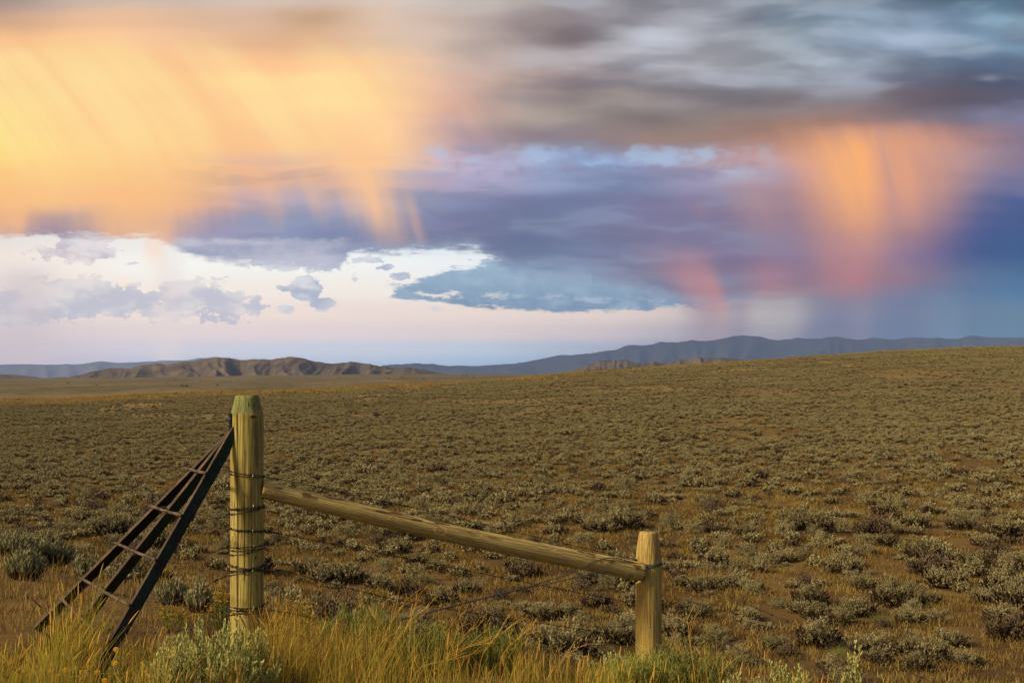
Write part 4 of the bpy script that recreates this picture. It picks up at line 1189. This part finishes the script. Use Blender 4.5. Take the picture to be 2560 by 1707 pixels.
# ---- grass tufts between them
pts = []; q2 = random.Random(5)
y0 = 9.0
while y0 < 150:
    xw = .40 * y0 + 2
    dens = 5.0 if y0 < 30 else lerp(5.5, 1.0, sstep((y0 - 30) / 90))
    for _ in range(int(2 * xw * 1.5 * dens)):
        x = q2.uniform(-xw, xw); y = y0 + q2.random() * 1.5
        if mn.noise(Vector((x * .5, y * .4, 33))) < -.22: continue
        if y < 16 and x > -1.2: continue
        pts.append((Vector((x, y, ground(x, y) - .01)), q2.uniform(.7, 1.9) * (1.0 if y > 16 else .4)))
    y0 += 1.5
scatter('dry_grass', pts, TUF, 5, 9)['kind'] = 'stuff'
# golden grass along the brow of the hill
pts = []
for k in range(9000):
    s = q2.uniform(-.40, .40); y = rid_d(s) + q2.gauss(-14, 22)
    if y > rid_d(s) + 35: continue
    x = s * y
    if s > .05 and mn.noise(Vector((x * .03, y * .03, 44))) < .0: continue
    pts.append((Vector((x, y, ground(x, y) - .02)), q2.uniform(1.6, 3.0)))
TU2 = bpy.data.collections.new('gold_prototypes')
for k in range(3):
    o = bpy.data.objects.new('h%d' % k, tuft(k + 80, 20, .15, .25, [G_STR, G_STR, G_OLV], .05)); TU2.objects.link(o)
scatter('golden_grass', pts, TU2, 3, 10)['kind'] = 'stuff'
# ------------------------------------------------------------------ foreground plants
def shrub(name, Xc, Yt, wpx, dep, seed, kind, label, cat, n=160, group=None, base=None, tall=1.0):
    g = ground((Xc - CX) / F * dep, dep) if base is None else base
    W_ = wpx / F * dep; H = -(Yt - HY) / F * dep - g
    q = random.Random(seed); fo = MB(); br = MB(); fl = MB()
    root = tag(empty(name, ((Xc - CX) / F * dep, dep, g)), label, cat, group)
    for k in range(n):
        a = q.uniform(0, 6.283); rr_ = math.sqrt(q.random())
        spread = .5 * W_ * rr_
        hh = H * (1.0 - .45 * rr_ ** 2.2) * (q.uniform(.62, 1.04) if n > 30 else q.uniform(.78, 1.04))
        p0 = Vector((math.cos(a) * spread * .30, math.sin(a) * spread * .30, -.02))
        p2 = Vector((math.cos(a) * spread, math.sin(a) * spread, hh))
        p1 = p0.lerp(p2, .5) + Vector((math.cos(a) * spread * .18, math.sin(a) * spread * .18, -hh * .04))
        br.tube([p0, p1, p2], [.0034, .0026, .0012] if kind != 'dark' else [.007, .005, .002], 4, cap=False)
        def at(t): return p0.lerp(p1, t * 2) if t < .5 else p1.lerp(p2, t * 2 - 1)
        if kind == 'sage':            # spiky silver sprigs, leaves hugging an upright stem
            nl = int(30 + 60 * hh)
            for j in range(nl):
                t = 1 - q.random() ** 1.2 * .62; p = at(t)
                d = ((p2 - p1).normalized() * 1.5 + Vector((q.gauss(0, .6), q.gauss(0, .6), .7))).normalized()
                leaf(fo, p, d, .028 * q.uniform(.6, 1.3), .0085, q)
            for s_ in range(3):       # side shoots
                t = q.uniform(.45, .85); p = at(t); sd_ = Vector((q.gauss(0, .5), q.gauss(0, .5), 1)).normalized(); sl_ = q.uniform(.05, .11)
                for j in range(16): leaf(fo, p + sd_ * (sl_ * j / 16), (sd_ + Vector((q.gauss(0, .5), q.gauss(0, .5), .3))).normalized(), .018, .005, q)
        elif kind == 'rabbit':        # broom of fine green stems
            for s_ in range(5):
                t = q.uniform(.40, .97); p = at(t); sd_ = ((p2 - p1).normalized() + Vector((q.gauss(0, .28), q.gauss(0, .28), .25))).normalized(); sl_ = q.uniform(.06, .15) * tall
                for j in range(15): leaf(fo, p + sd_ * (sl_ * j / 15), (sd_ + Vector((q.gauss(0, .38), q.gauss(0, .38), .25))).normalized(), .028, .0038, q)
        elif kind == 'dark':          # rounder, denser sagebrush farther back
            for j in range(17):
                t = 1 - q.random() ** 1.6 * .36; p = at(t) + Vector((q.gauss(0, .006), q.gauss(0, .006), q.gauss(0, .01)))
                d = ((p2 - p1).normalized() + Vector((q.gauss(0, .3), q.gauss(0, .3), .8))).normalized()
                leaf(fo, p, d, .045 * q.uniform(.6, 1.3), .009, q)
        elif kind == 'flower':        # thin green plant with yellow buds
            for j in range(12):
                t = q.uniform(.2, 1); leaf(fo, at(t), Vector((q.gauss(0, .8), q.gauss(0, .8), .8)).normalized(), .035, .007, q)
            for s_ in range(3):
                e_ = p2 + Vector((q.gauss(0, .035), q.gauss(0, .035), q.uniform(-.04, .02)))
                br.tube([at(.8), e_], [.0012, .0009], 3, cap=False)
                f1 = MB()
                for j in range(7): leaf(f1, e_, Vector((q.gauss(0, 1), q.gauss(0, 1), q.uniform(.1, 1))).normalized(), .013, .007, q)
                link('bud', f1.mesh('bud', FLOW), root)
    mats = {'sage': SILV, 'rabbit': GREEN, 'dark': PALE, 'flower': GREEN}[kind]
    if 'lime' in label: mats = LIME
    if fo.f: link('foliage', fo.mesh('foliage', mats), root)
    link('stems', br.mesh('stems', {'rabbit': GREEN, 'flower': GREEN}.get(kind, TWIG)), root)
    if fl.f: link('flowers', fl.mesh('flowers', FLOW), root)
    return root
shrub('sagebrush', 545, 1552, 330, 6.7, 1, 'sage', 'large silvery yellow-green sagebrush in front of the tall post foot', 'sagebrush', 190)
shrub('sagebrush', 428, 1600, 130, 6.3, 2, 'sage', 'smaller silvery sagebrush tuft left of the large one by the tall post', 'sagebrush', 60)
shrub('rabbitbrush', 905, 1530, 210, 7.9, 3, 'rabbit', 'tall green rabbitbrush behind golden stalks, middle of the near verge', 'shrub', 120)
shrub('rabbitbrush', 1075, 1592, 200, 7.8, 4, 'rabbit', 'dark green rabbitbrush in the grass below the twisted wire', 'shrub', 110)
shrub('rabbitbrush', 1235, 1600, 150, 7.9, 5, 'rabbit', 'green rabbitbrush at the grass edge below the rail middle', 'shrub', 80)
shrub('rabbitbrush', 1600, 1655, 120, 7.8, 6, 'rabbit', 'lime green low shrub just left of the shorter post foot', 'shrub', 80)
shrub('rabbitbrush', 1672, 1630, 130, 8.2, 7, 'rabbit', 'green shrub covering the foot of the shorter post', 'shrub', 80)
shrub('rabbitbrush', 1768, 1622, 120, 8.2, 8, 'rabbit', 'yellow-green shrub right of the shorter post foot', 'shrub', 80)
shrub('rabbitbrush', 1540, 1680, 120, 7.6, 31, 'rabbit', 'lime green shrub tips at the lower edge left of the shorter post', 'shrub', 60)
shrub('sagebrush', 1540, 1622, 90, 8.0, 9, 'sage', 'few upright silver sage spikes between rail end and shorter post', 'sagebrush', 12)
shrub('sagebrush', 1960, 1652, 220, 7.3, 10, 'sage', 'wide silver sagebrush top at the lower edge, right of centre', 'sagebrush', 120)
shrub('sagebrush', 2140, 1618, 80, 7.3, 11, 'sage', 'tall pale sage spikes at the lower edge near the sinking wire', 'sagebrush', 28)
shrub('sagebrush', 1830, 1668, 70, 7.6, 12, 'sage', 'thin silver sage spike between green shrub and wide sagebrush', 'sagebrush', 10)
shrub('sagebrush', 62, 1378, 108, 12.6, 13, 'dark', 'pale sagebrush with sunlit tips at the far left above bare dirt', 'sagebrush', 150)['label']
shrub('sagebrush', 36, 1334, 118, 15.0, 14, 'dark', 'dark brown-stemmed sagebrush at the left edge, behind the pale one', 'sagebrush', 150)
shrub('sagebrush', 134, 1336, 96, 15.4, 15, 'dark', 'grey sagebrush right of the dark one near the left edge', 'sagebrush', 120)
shrub('sagebrush', 212, 1388, 60, 12.4, 16, 'dark', 'small grey sagebrush left of the leaning bars', 'sagebrush', 40)
shrub('sagebrush', 432, 1458, 80, 10.6, 17, 'dark', 'grey woody sagebrush seen between the leaning bars and tall post', 'sagebrush', 100)
shrub('sagebrush', 496, 1464, 66, 10.2, 18, 'dark', 'pale grey sagebrush close behind the loose wires left of the tall post', 'sagebrush', 80)
shrub('goldenbush', 556, 1462, 80, 9.0, 19, 'flower', 'fresh green bush touching the left side of the tall post', 'shrub', 30)
shrub('goldenbush', 752, 1500, 96, 8.8, 20, 'flower', 'thin green plant with yellow buds right of the tall post', 'shrub', 26)
shrub('goldenbush', 430, 1500, 60, 9.2, 21, 'flower', 'thin yellow-budded plant on the dirt between bars and post', 'shrub', 16)
shrub('goldenbush', 165, 1560, 60, 8.6, 22, 'flower', 'small yellow-budded plant left of the leaning bars', 'shrub', 12)

for k, (X, Y, w, lb) in enumerate([(2205, 1568, 44, 'small fresh green bush on brown ground right of the shorter post'), (2335, 1640, 62, 'green bush low on the right, beside a dead-stemmed sagebrush'), (2100, 1655, 40, 'little green bush just above the tall pale sage spikes'), (2112, 1545, 22, 'tiny green tuft between two big sagebrush at right')]):
    h_ = hit(X, Y); shrub('rabbitbrush', X, Y - w * .45, w, h_.y, 40 + k, 'rabbit', lb, 'shrub', 70, tall=2.5)
# ---- yellow gumweed flowers near the foot of the brace
def gumweed(X, Y, dep, seed, label):
    q = random.Random(seed); p = P(X, Y, dep); g = ground(p.x, dep)
    root = tag(empty('yellow_wildflower', (p.x, dep, g)), label, 'flower', 'yellow wildflowers by the metal brace')
    h = p.z - g; st = MB(); st.tube([Vector((.03, .02, 0)), Vector((.012, 0, h * .6)), Vector((0, 0, h))], [.003, .002, .0016], 5, cap=False)
    for j in range(14):
        t = q.uniform(.2, .95); leaf(st, Vector((.02 * (1 - t), 0, h * t)), Vector((q.gauss(0, .8), q.gauss(0, .8), .5)).normalized(), .035, .010, q)
    link('stem', st.mesh('stem', GREEN), root)
    hd = MB(); c = Vector((0, 0, h)); nrm = Vector((q.uniform(-.3, .3), -.7, .8)).normalized(); u = nrm.cross(Vector((1, 0, 0))).normalized(); w = nrm.cross(u)
    hd.tube([c - nrm * .008, c + nrm * .003], [.006, .007], 8)
    for j in range(14):
        a = 6.283 * j / 14; d = u * math.cos(a) + w * math.sin(a); s = nrm.cross(d) * .0035
        hd.quad(c + d * .004 - s * .8, c + d * .013 - s * .8, c + d * .013 + s * .8, c + d * .004 + s * .8)
    link('flower_head', hd.mesh('flower_head', FLOW), root)
for k, (X, Y, d, lb) in enumerate([(290, 1622, 6.6, 'yellow wildflower nearest the foot of the right-hand bar'), (243, 1679, 6.3, 'yellow wildflower low down, below the foot of the brace'), (163, 1673, 6.3, 'leftmost yellow wildflower in the near grass'),
        (206, 1678, 6.4, 'yellow wildflower in the grass, second from the left'), (286, 1656, 6.4, 'yellow wildflower just under the highest one'), (360, 1682, 6.2, 'rightmost yellow wildflower, left of the silvery sagebrush'), (262, 1700, 6.1, 'yellow wildflower at the very lower edge')]):
    gumweed(X, Y, d, k, lb)

# ---- branching dry weed stalks, pale gold
def weed(name, pts, dep, seed, label, nb=7, r=.0032, mat=None, cat='dry stalk'):
    q = random.Random(seed); P3 = [P(x, y, dep) for x, y in pts]; g = ground(P3[0].x, dep)
    base = Vector((P3[0].x + (P3[0].x - P3[1].x) * .6, dep, g))
    root = tag(empty(name, base), label, cat, 'dry golden weed stalks on the verge')
    path = spline([base] + P3, 8); n = len(path); mb = MB()
    mb.tube([p - base for p in path], [lerp(r, r * .35, i / (n - 1)) for i in range(n)], 5)
    link('stalk', mb.mesh('stalk', mat or G_GLD), root)
    tw = MB()
    for k in range(nb):
        i = int(n * q.uniform(.40, .95)); p = path[i] - base; t = (path[min(i + 1, n - 1)] - path[i - 1]).normalized()
        d = (t + Vector((q.gauss(0, .55), q.gauss(0, .3), q.uniform(-.1, .4)))).normalized(); l = q.uniform(.06, .20)
        e = p + d * l; m_ = p.lerp(e, .5) + Vector((q.gauss(0, .008), 0, q.gauss(0, .008)))
        tw.tube([p, m_, e], [.0016, .0012, .0005], 4, cap=False)
        for s in range(2):
            b = m_.lerp(e, q.random()); tw.tube([b, b + (d + Vector((q.gauss(0, .6), q.gauss(0, .4), q.gauss(0, .4)))).normalized() * l * .35], [.001, .0004], 3, cap=False)
    if tw.f: link('side_twigs', tw.mesh('side_twigs', mat or G_GLD), root)
weed('dry_stalk', [(905,1700),(950,1610),(985,1545),(1002,1515)], 7.2, 1, 'long golden stalk leaning right, its tip over the twisted wire', 9)
weed('dry_stalk', [(930,1700),(975,1625),(1020,1560),(1035,1540)], 7.1, 2, 'golden stalk beside the long leaning one, slightly farther right', 8)
weed('dry_stalk', [(1050,1707),(1100,1660),(1160,1590),(1180,1565)], 7.2, 3, 'golden stalk reaching up right toward the dead branch', 10)
weed('dry_stalk', [(1145,1700),(1148,1660),(1118,1590),(1095,1545)], 7.0, 4, 'thick golden stalk bending left below the rail', 9, .0045)
weed('dry_stalk', [(1040,1680),(1090,1655),(1145,1645)], 6.9, 5, 'golden stalk lying almost flat across the grass', 5, .004)
weed('dry_stalk', [(1250,1707),(1255,1640),(1300,1590),(1325,1570)], 7.4, 6, 'branching golden stalk below the rail, right of the dead branch', 12)
weed('dry_stalk', [(1275,1707),(1290,1640),(1298,1590)], 7.3, 7, 'thin upright golden stalk next to the branching one', 8)
weed('dry_stalk', [(1738,1700),(1730,1640),(1722,1570),(1720,1545),(1738,1508)], 7.9, 8, 'tall single golden stalk right of the shorter post', 3, .0042)
weed('dry_stalk', [(1722,1680),(1700,1625),(1675,1560)], 8.1, 9, 'thin golden stalk leaning left toward the shorter post', 4, .003)
weed('dry_stalk', [(1625,1690),(1622,1660),(1620,1632)], 8.0, 10, 'short golden stalk crossing the foot of the shorter post', 4, .003)
weed('dry_stalk', [(1800,1700),(1790,1660),(1775,1640)], 7.8, 11, 'bent golden stalk rising from the yellow-green shrub', 4, .003)
weed('dry_stalk', [(130,1700),(180,1690),(225,1686)], 6.2, 12, 'pale stalk lying flat in the lower left grass', 3, .003)
weed('dry_stalk', [(870,1707),(880,1640),(905,1575),(915,1548)], 7.5, 21, 'slender golden stalk left of the long leaning one', 9)
weed('dry_stalk', [(1195,1707),(1205,1640),(1235,1595),(1262,1580)], 7.3, 22, 'golden stalk arching right under the middle of the rail', 10)
weed('dry_stalk', [(1390,1707),(1398,1665),(1425,1625)], 7.6, 23, 'low golden stalk nearest left of the rail end', 9)
weed('dry_stalk', [(1010,1707),(1005,1655),(968,1600),(950,1588)], 7.0, 24, 'golden stalk bending left across the long leaning one', 9)
weed('dry_stalk', [(640,1690),(655,1620),(690,1560),(700,1540)], 7.4, 25, 'thin golden stalk just right of the tall post foot', 5, .0025)
weed('dry_stalk', [(1080,1700),(1120,1640),(1175,1615),(1215,1610)], 6.8, 26, 'golden stalk sweeping low to the right in the verge middle', 9)
m_dead, nt, out = new_mat('dead_wood'); principled(nt, out, (.055, .03, .018), .9)
weed('dead_branch', [(1130,1600),(1150,1575),(1180,1572),(1185,1555)], 8.3, 13, 'dark dead branch sticking up from the grass below the rail', 7, .007, m_dead, 'dead branch')

# ---- tall verge grass: one uncountable mass
ENV = [(-300,1590),(0,1605),(60,1590),(120,1565),(150,1500),(190,1480),(225,1500),(245,1570),(275,1650),(330,1668),(380,1660),(450,1650),(520,1660),(590,1600),(620,1540),(680,1520),(760,1540),(820,1560),(900,1530),(960,1520),(1050,1575),(1150,1600),(1250,1600),(1350,1615),(1450,1640),(1520,1660),(1600,1672),(1750,1650),(1850,1668),(2000,1700),(2150,1735),(2600,1790)]
gm = MB(); q = random.Random(77)
def mix_for(X):
    if X < 340: return [(0, .52), (1, .26), (2, .12), (3, .10)]
    if X < 590: return [(0, .35), (1, .40), (2, .15), (3, .10)]
    if X < 800: return [(0, .30), (1, .30), (2, .10), (3, .30)]
    if X < 1500: return [(0, .30), (1, .34), (2, .24), (3, .12)]
    return [(0, .2), (1, .3), (2, .35), (3, .15)]
def grow(n, Xa, Xb, da, db, hm, head_p, heads, mix=None, wd=.0046):
    for _ in range(n):
        X = q.uniform(Xa, Xb); dep = q.uniform(da, db); x = (X - CX) / F * dep; g = ground(x, dep)
        top = -(tab(ENV, X) - HY) / F * dep
        H = (top - g) * hm * q.uniform(.35, 1.08) ** .8 * (1 + .55 * mn.noise(Vector((x * 3.0, dep * 2, 8))))
        if H < .06: H = q.uniform(.08, .2)
        if mn.noise(Vector((x * 3.2, dep * 2.2, 4))) < -.12: continue
        r_ = q.random(); mi = 0
        for k, pr in (mix or mix_for(X)):
            r_ -= pr; mi = k
            if r_ <= 0: break
        hd = (q.uniform(.045, .095) if q.random() < head_p else 0)
        blade(gm, Vector((x, dep, g - .01)), min(H, .85), wd, abs(q.gauss(.30, .42)), q.gauss(.6, 1.6), q, mi, hd, q.choice(heads))
grow(6000, -120, 400, 5.6, 7.9, 1.0, .14, [2, 2, 1, 3, 1])
grow(1300, 120, 240, 6.6, 7.3, 1.0, .30, [2, 1, 1])
grow(1300, 380, 600, 6.0, 7.6, .9, .2, [2, 3])
grow(3300, 600, 850, 6.6, 8.6, 1.0, .10, [3, 3, 2])
grow(3400, 800, 1300, 6.4, 8.2, .90, .05, [2, 2, 3])
grow(1700, 1280, 1560, 6.5, 8.3, .95, .06, [2, 2])
grow(900, 1540, 2080, 6.8, 8.4, 1.0, .2, [2, 2])
grow(500, 2050, 2700, 6.3, 7.6, 1.0, .1, [2, 1])
# short turf and dry litter on the verge behind
for _ in range(9000):
    X = q.uniform(-150, 760); dep = q.uniform(7.6, 16.5); x = (X - CX) / F * dep
    if mn.noise(Vector((x * 1.6, dep * 1.1, 14))) < -.05: continue
    g = ground(x, dep)
    blade(gm, Vector((x, dep, g - .01)), q.uniform(.04, .17), .006, q.uniform(.1, 1.1), q.uniform(0, 6.28), q, q.choice([4, 4, 5, 3, 1, 4]))
go_ = link('tall_grass', gm.mesh('tall_grass', [G_GRN, G_OLV, G_GLD, G_RUS, G_STR, G_BRN])); go_['kind'] = 'stuff'
print('grass faces', len(gm.f))

# ---- a mound of pinkish dirt and a few pale stones on the slope
m_mnd, nt, out = new_mat('pink_dirt'); p = coord(nt); n_ = noise(nt, p, 9, 5, .65)
principled(nt, out, mixc(nt, n_.step(.4, .6), (.21, .105, .062), (.14, .07, .04)), .95, 0, bump(nt, n_, .8, .03), .1)
m_stn, nt, out = new_mat('pale_stone'); p = coord(nt); n_ = noise(nt, p, 7, 5, .65)
principled(nt, out, mixc(nt, n_.step(.4, .6), (.34, .25, .17), (.22, .16, .11)), .9, 0, bump(nt, n_, .8, .03), .2)
def lump(name, X, Y, wpx, hf, mat, label, cat, seed, group=None):
    h_ = hit(X, Y); W_ = wpx / F * h_.y; V = []; Fc = []; n = 24; m = 9
    for i in range(m + 1):
        t = i / m
        for j in range(n):
            a = 6.283 * j / n; d = Vector((math.cos(a) * math.cos(t * 1.5), math.sin(a) * math.cos(t * 1.5), math.sin(t * 1.5)))
            k = 1 + .35 * mn.noise(d * 1.6 + Vector((seed, 0, 0))) + .14 * mn.noise(d * 5 + Vector((seed, 0, 0)))
            V.append(Vector((d.x * W_ * .5 * k, d.y * W_ * .45 * k, (d.z * W_ * hf * k) - .06)))
    for i in range(m):
        for j in range(n):
            a0 = i * n + j; a1 = i * n + (j + 1) % n; Fc.append((a0, a1, a1 + n, a0 + n))
    Fc.append(tuple(m * n + j for j in range(n)))
    tag(link(name, mesh(name, V, Fc, mat, smooth=True), None, h_), label, cat, group)
lump('dirt_mound', 1118, 1484, 52, .30, m_mnd, 'small mound of pinkish bare dirt among sagebrush under the rail', 'dirt mound', 3)
lump('dirt_mound', 2032, 1526, 34, .25, m_mnd, 'small pinkish dirt heap between bushes right of the shorter post', 'dirt mound', 5)
for k, (X, Y, w, lb) in enumerate([(1808, 957, 16, 'pale flat stone patch high on the right slope below the skyline'), (1506, 1003, 18, 'pale flat stone patch on the slope above the rail'), (2126, 1290, 12, 'small pale stone on the open slope at right'), (1212, 1042, 16, 'pale stone on the hillside right of the tall post')]):
    lump('pale_stone', X, Y, w, .12, m_stn, lb, 'stone', 10 + k)

# ---- black cattle far out on the plain
m_cow, nt, out = new_mat('black_hide'); principled(nt, out, (.012, .010, .009), .8)
def cow_mesh(head_down):
    me = bpy.data.meshes.new('cow'); bm = bmesh.new(); sk = []
    def v(x, y, z, r): w = bm.verts.new((x, y, z)); sk.append(r); return w
    def e(a, b): bm.edges.new((a, b))
    hip = v(-.72, 0, 1.05, .33); mid = v(-.1, 0, .98, .40); sh = v(.55, 0, 1.05, .34); nk = v(.88, 0, 1.12 if not head_down else .92, .19)
    hd = v(1.18, 0, 1.28 if not head_down else .42, .13); mz = v(1.42, 0, 1.12 if not head_down else .14, .085)
    e(hip, mid); e(mid, sh); e(sh, nk); e(nk, hd); e(hd, mz)
    for sy in (-.17, .17):
        a = v(-.78, sy, .72, .15); b = v(-.90, sy, .42, .08); c = v(-.82, sy, .03, .07); e(hip, a); e(a, b); e(b, c)
        a = v(.52, sy, .66, .13); b = v(.54, sy, .36, .075); c = v(.52, sy, .03, .07); e(sh, a); e(a, b); e(b, c)
        ea = v(1.08, sy * 1.2, 1.36 if not head_down else .56, .03); e(hd, ea)
    t1 = v(-1.06, 0, 1.0, .04); t2 = v(-1.10, 0, .5, .035); e(hip, t1); e(t1, t2)
    bm.to_mesh(me); bm.free()
    o = bpy.data.objects.new('tmp', me); COL.objects.link(o)
    md = o.modifiers.new('s', 'SKIN'); s2 = o.modifiers.new('u', 'SUBSURF'); s2.levels = 1; s2.render_levels = 1
    for i, r in enumerate(sk): me.skin_vertices[0].data[i].radius = (r, r)
    me.skin_vertices[0].data[0].use_root = True
    dg = bpy.context.evaluated_depsgraph_get()
    out_ = bpy.data.meshes.new_from_object(o.evaluated_get(dg)); bpy.data.objects.remove(o)
    out_.materials.clear(); out_.materials.append(m_cow); return out_
try:
    cows = [cow_mesh(True), cow_mesh(False)]
except Exception as ex:
    print('cow failed', ex); cows = None
CW = [(455,967,11,'left of the close pair of black cattle on the plain, left of the tall post'), (467,968,11,'right of the close pair of black cattle on the plain'), (543,964,8,'lone black cow on the plain, directly left above the tall post'),
      (241,964,6,'black cow on the plain above the second cross rod'), (170,959,6,'dark cow far left on the plain'), (416,959,5,'small dark cow just above left of the close pair'), (439,950,5,'distant dark cow below the brown hills, left'),
      (502,951,5,'tiny dark cow between the close pair and the hills'), (972,949,6,'dark cow on the plain right of the hills, leftmost there'), (1005,944,6,'dark cow at the far edge of the plain under the hill end'), (1059,948,6,'dark cow on the plain, third from left beyond the hill end'),
      (1117,938,5,'dark cow on the skyline just past the brown hills'), (1153,948,7,'lower dark cow of the little bunch past the hills'), (1158,940,7,'left upper cow of the little bunch past the hills'), (1166,941,7,'right upper cow of the little bunch past the hills'), (1184,946,7,'rightmost dark cow on the far plain')]
if cows:
    for k, (X, Y, w, lb) in enumerate(CW):
        h_ = hit(X, Y)
        if h_ is None or h_.y < 420: h_ = P(X, Y, 1500)
        o = link('black_cow', cows[k % 2], None, h_); tag(o, lb, 'cow', 'dark cattle far out on the plain')
        o.rotation_euler.z = (0.2, 3.0, .4, 2.8)[k % 4] + .3 * (k % 3)
        s_ = w * .85 / F * h_.y / 2.4; o.scale = (s_, s_, s_)
SC.render.engine = 'CYCLES'
SC.cycles.use_denoising = True
SC.cycles.denoiser = 'OPENIMAGEDENOISE'
SC.cycles.denoising_input_passes = 'RGB_ALBEDO_NORMAL'
SC.cycles.max_bounces = 4; SC.cycles.diffuse_bounces = 3; SC.cycles.volume_bounces = 0
SC.cycles.transmission_bounces = 3; SC.cycles.transparent_max_bounces = 4
SC.cycles.use_adaptive_sampling = True; SC.cycles.adaptive_threshold = 0.02
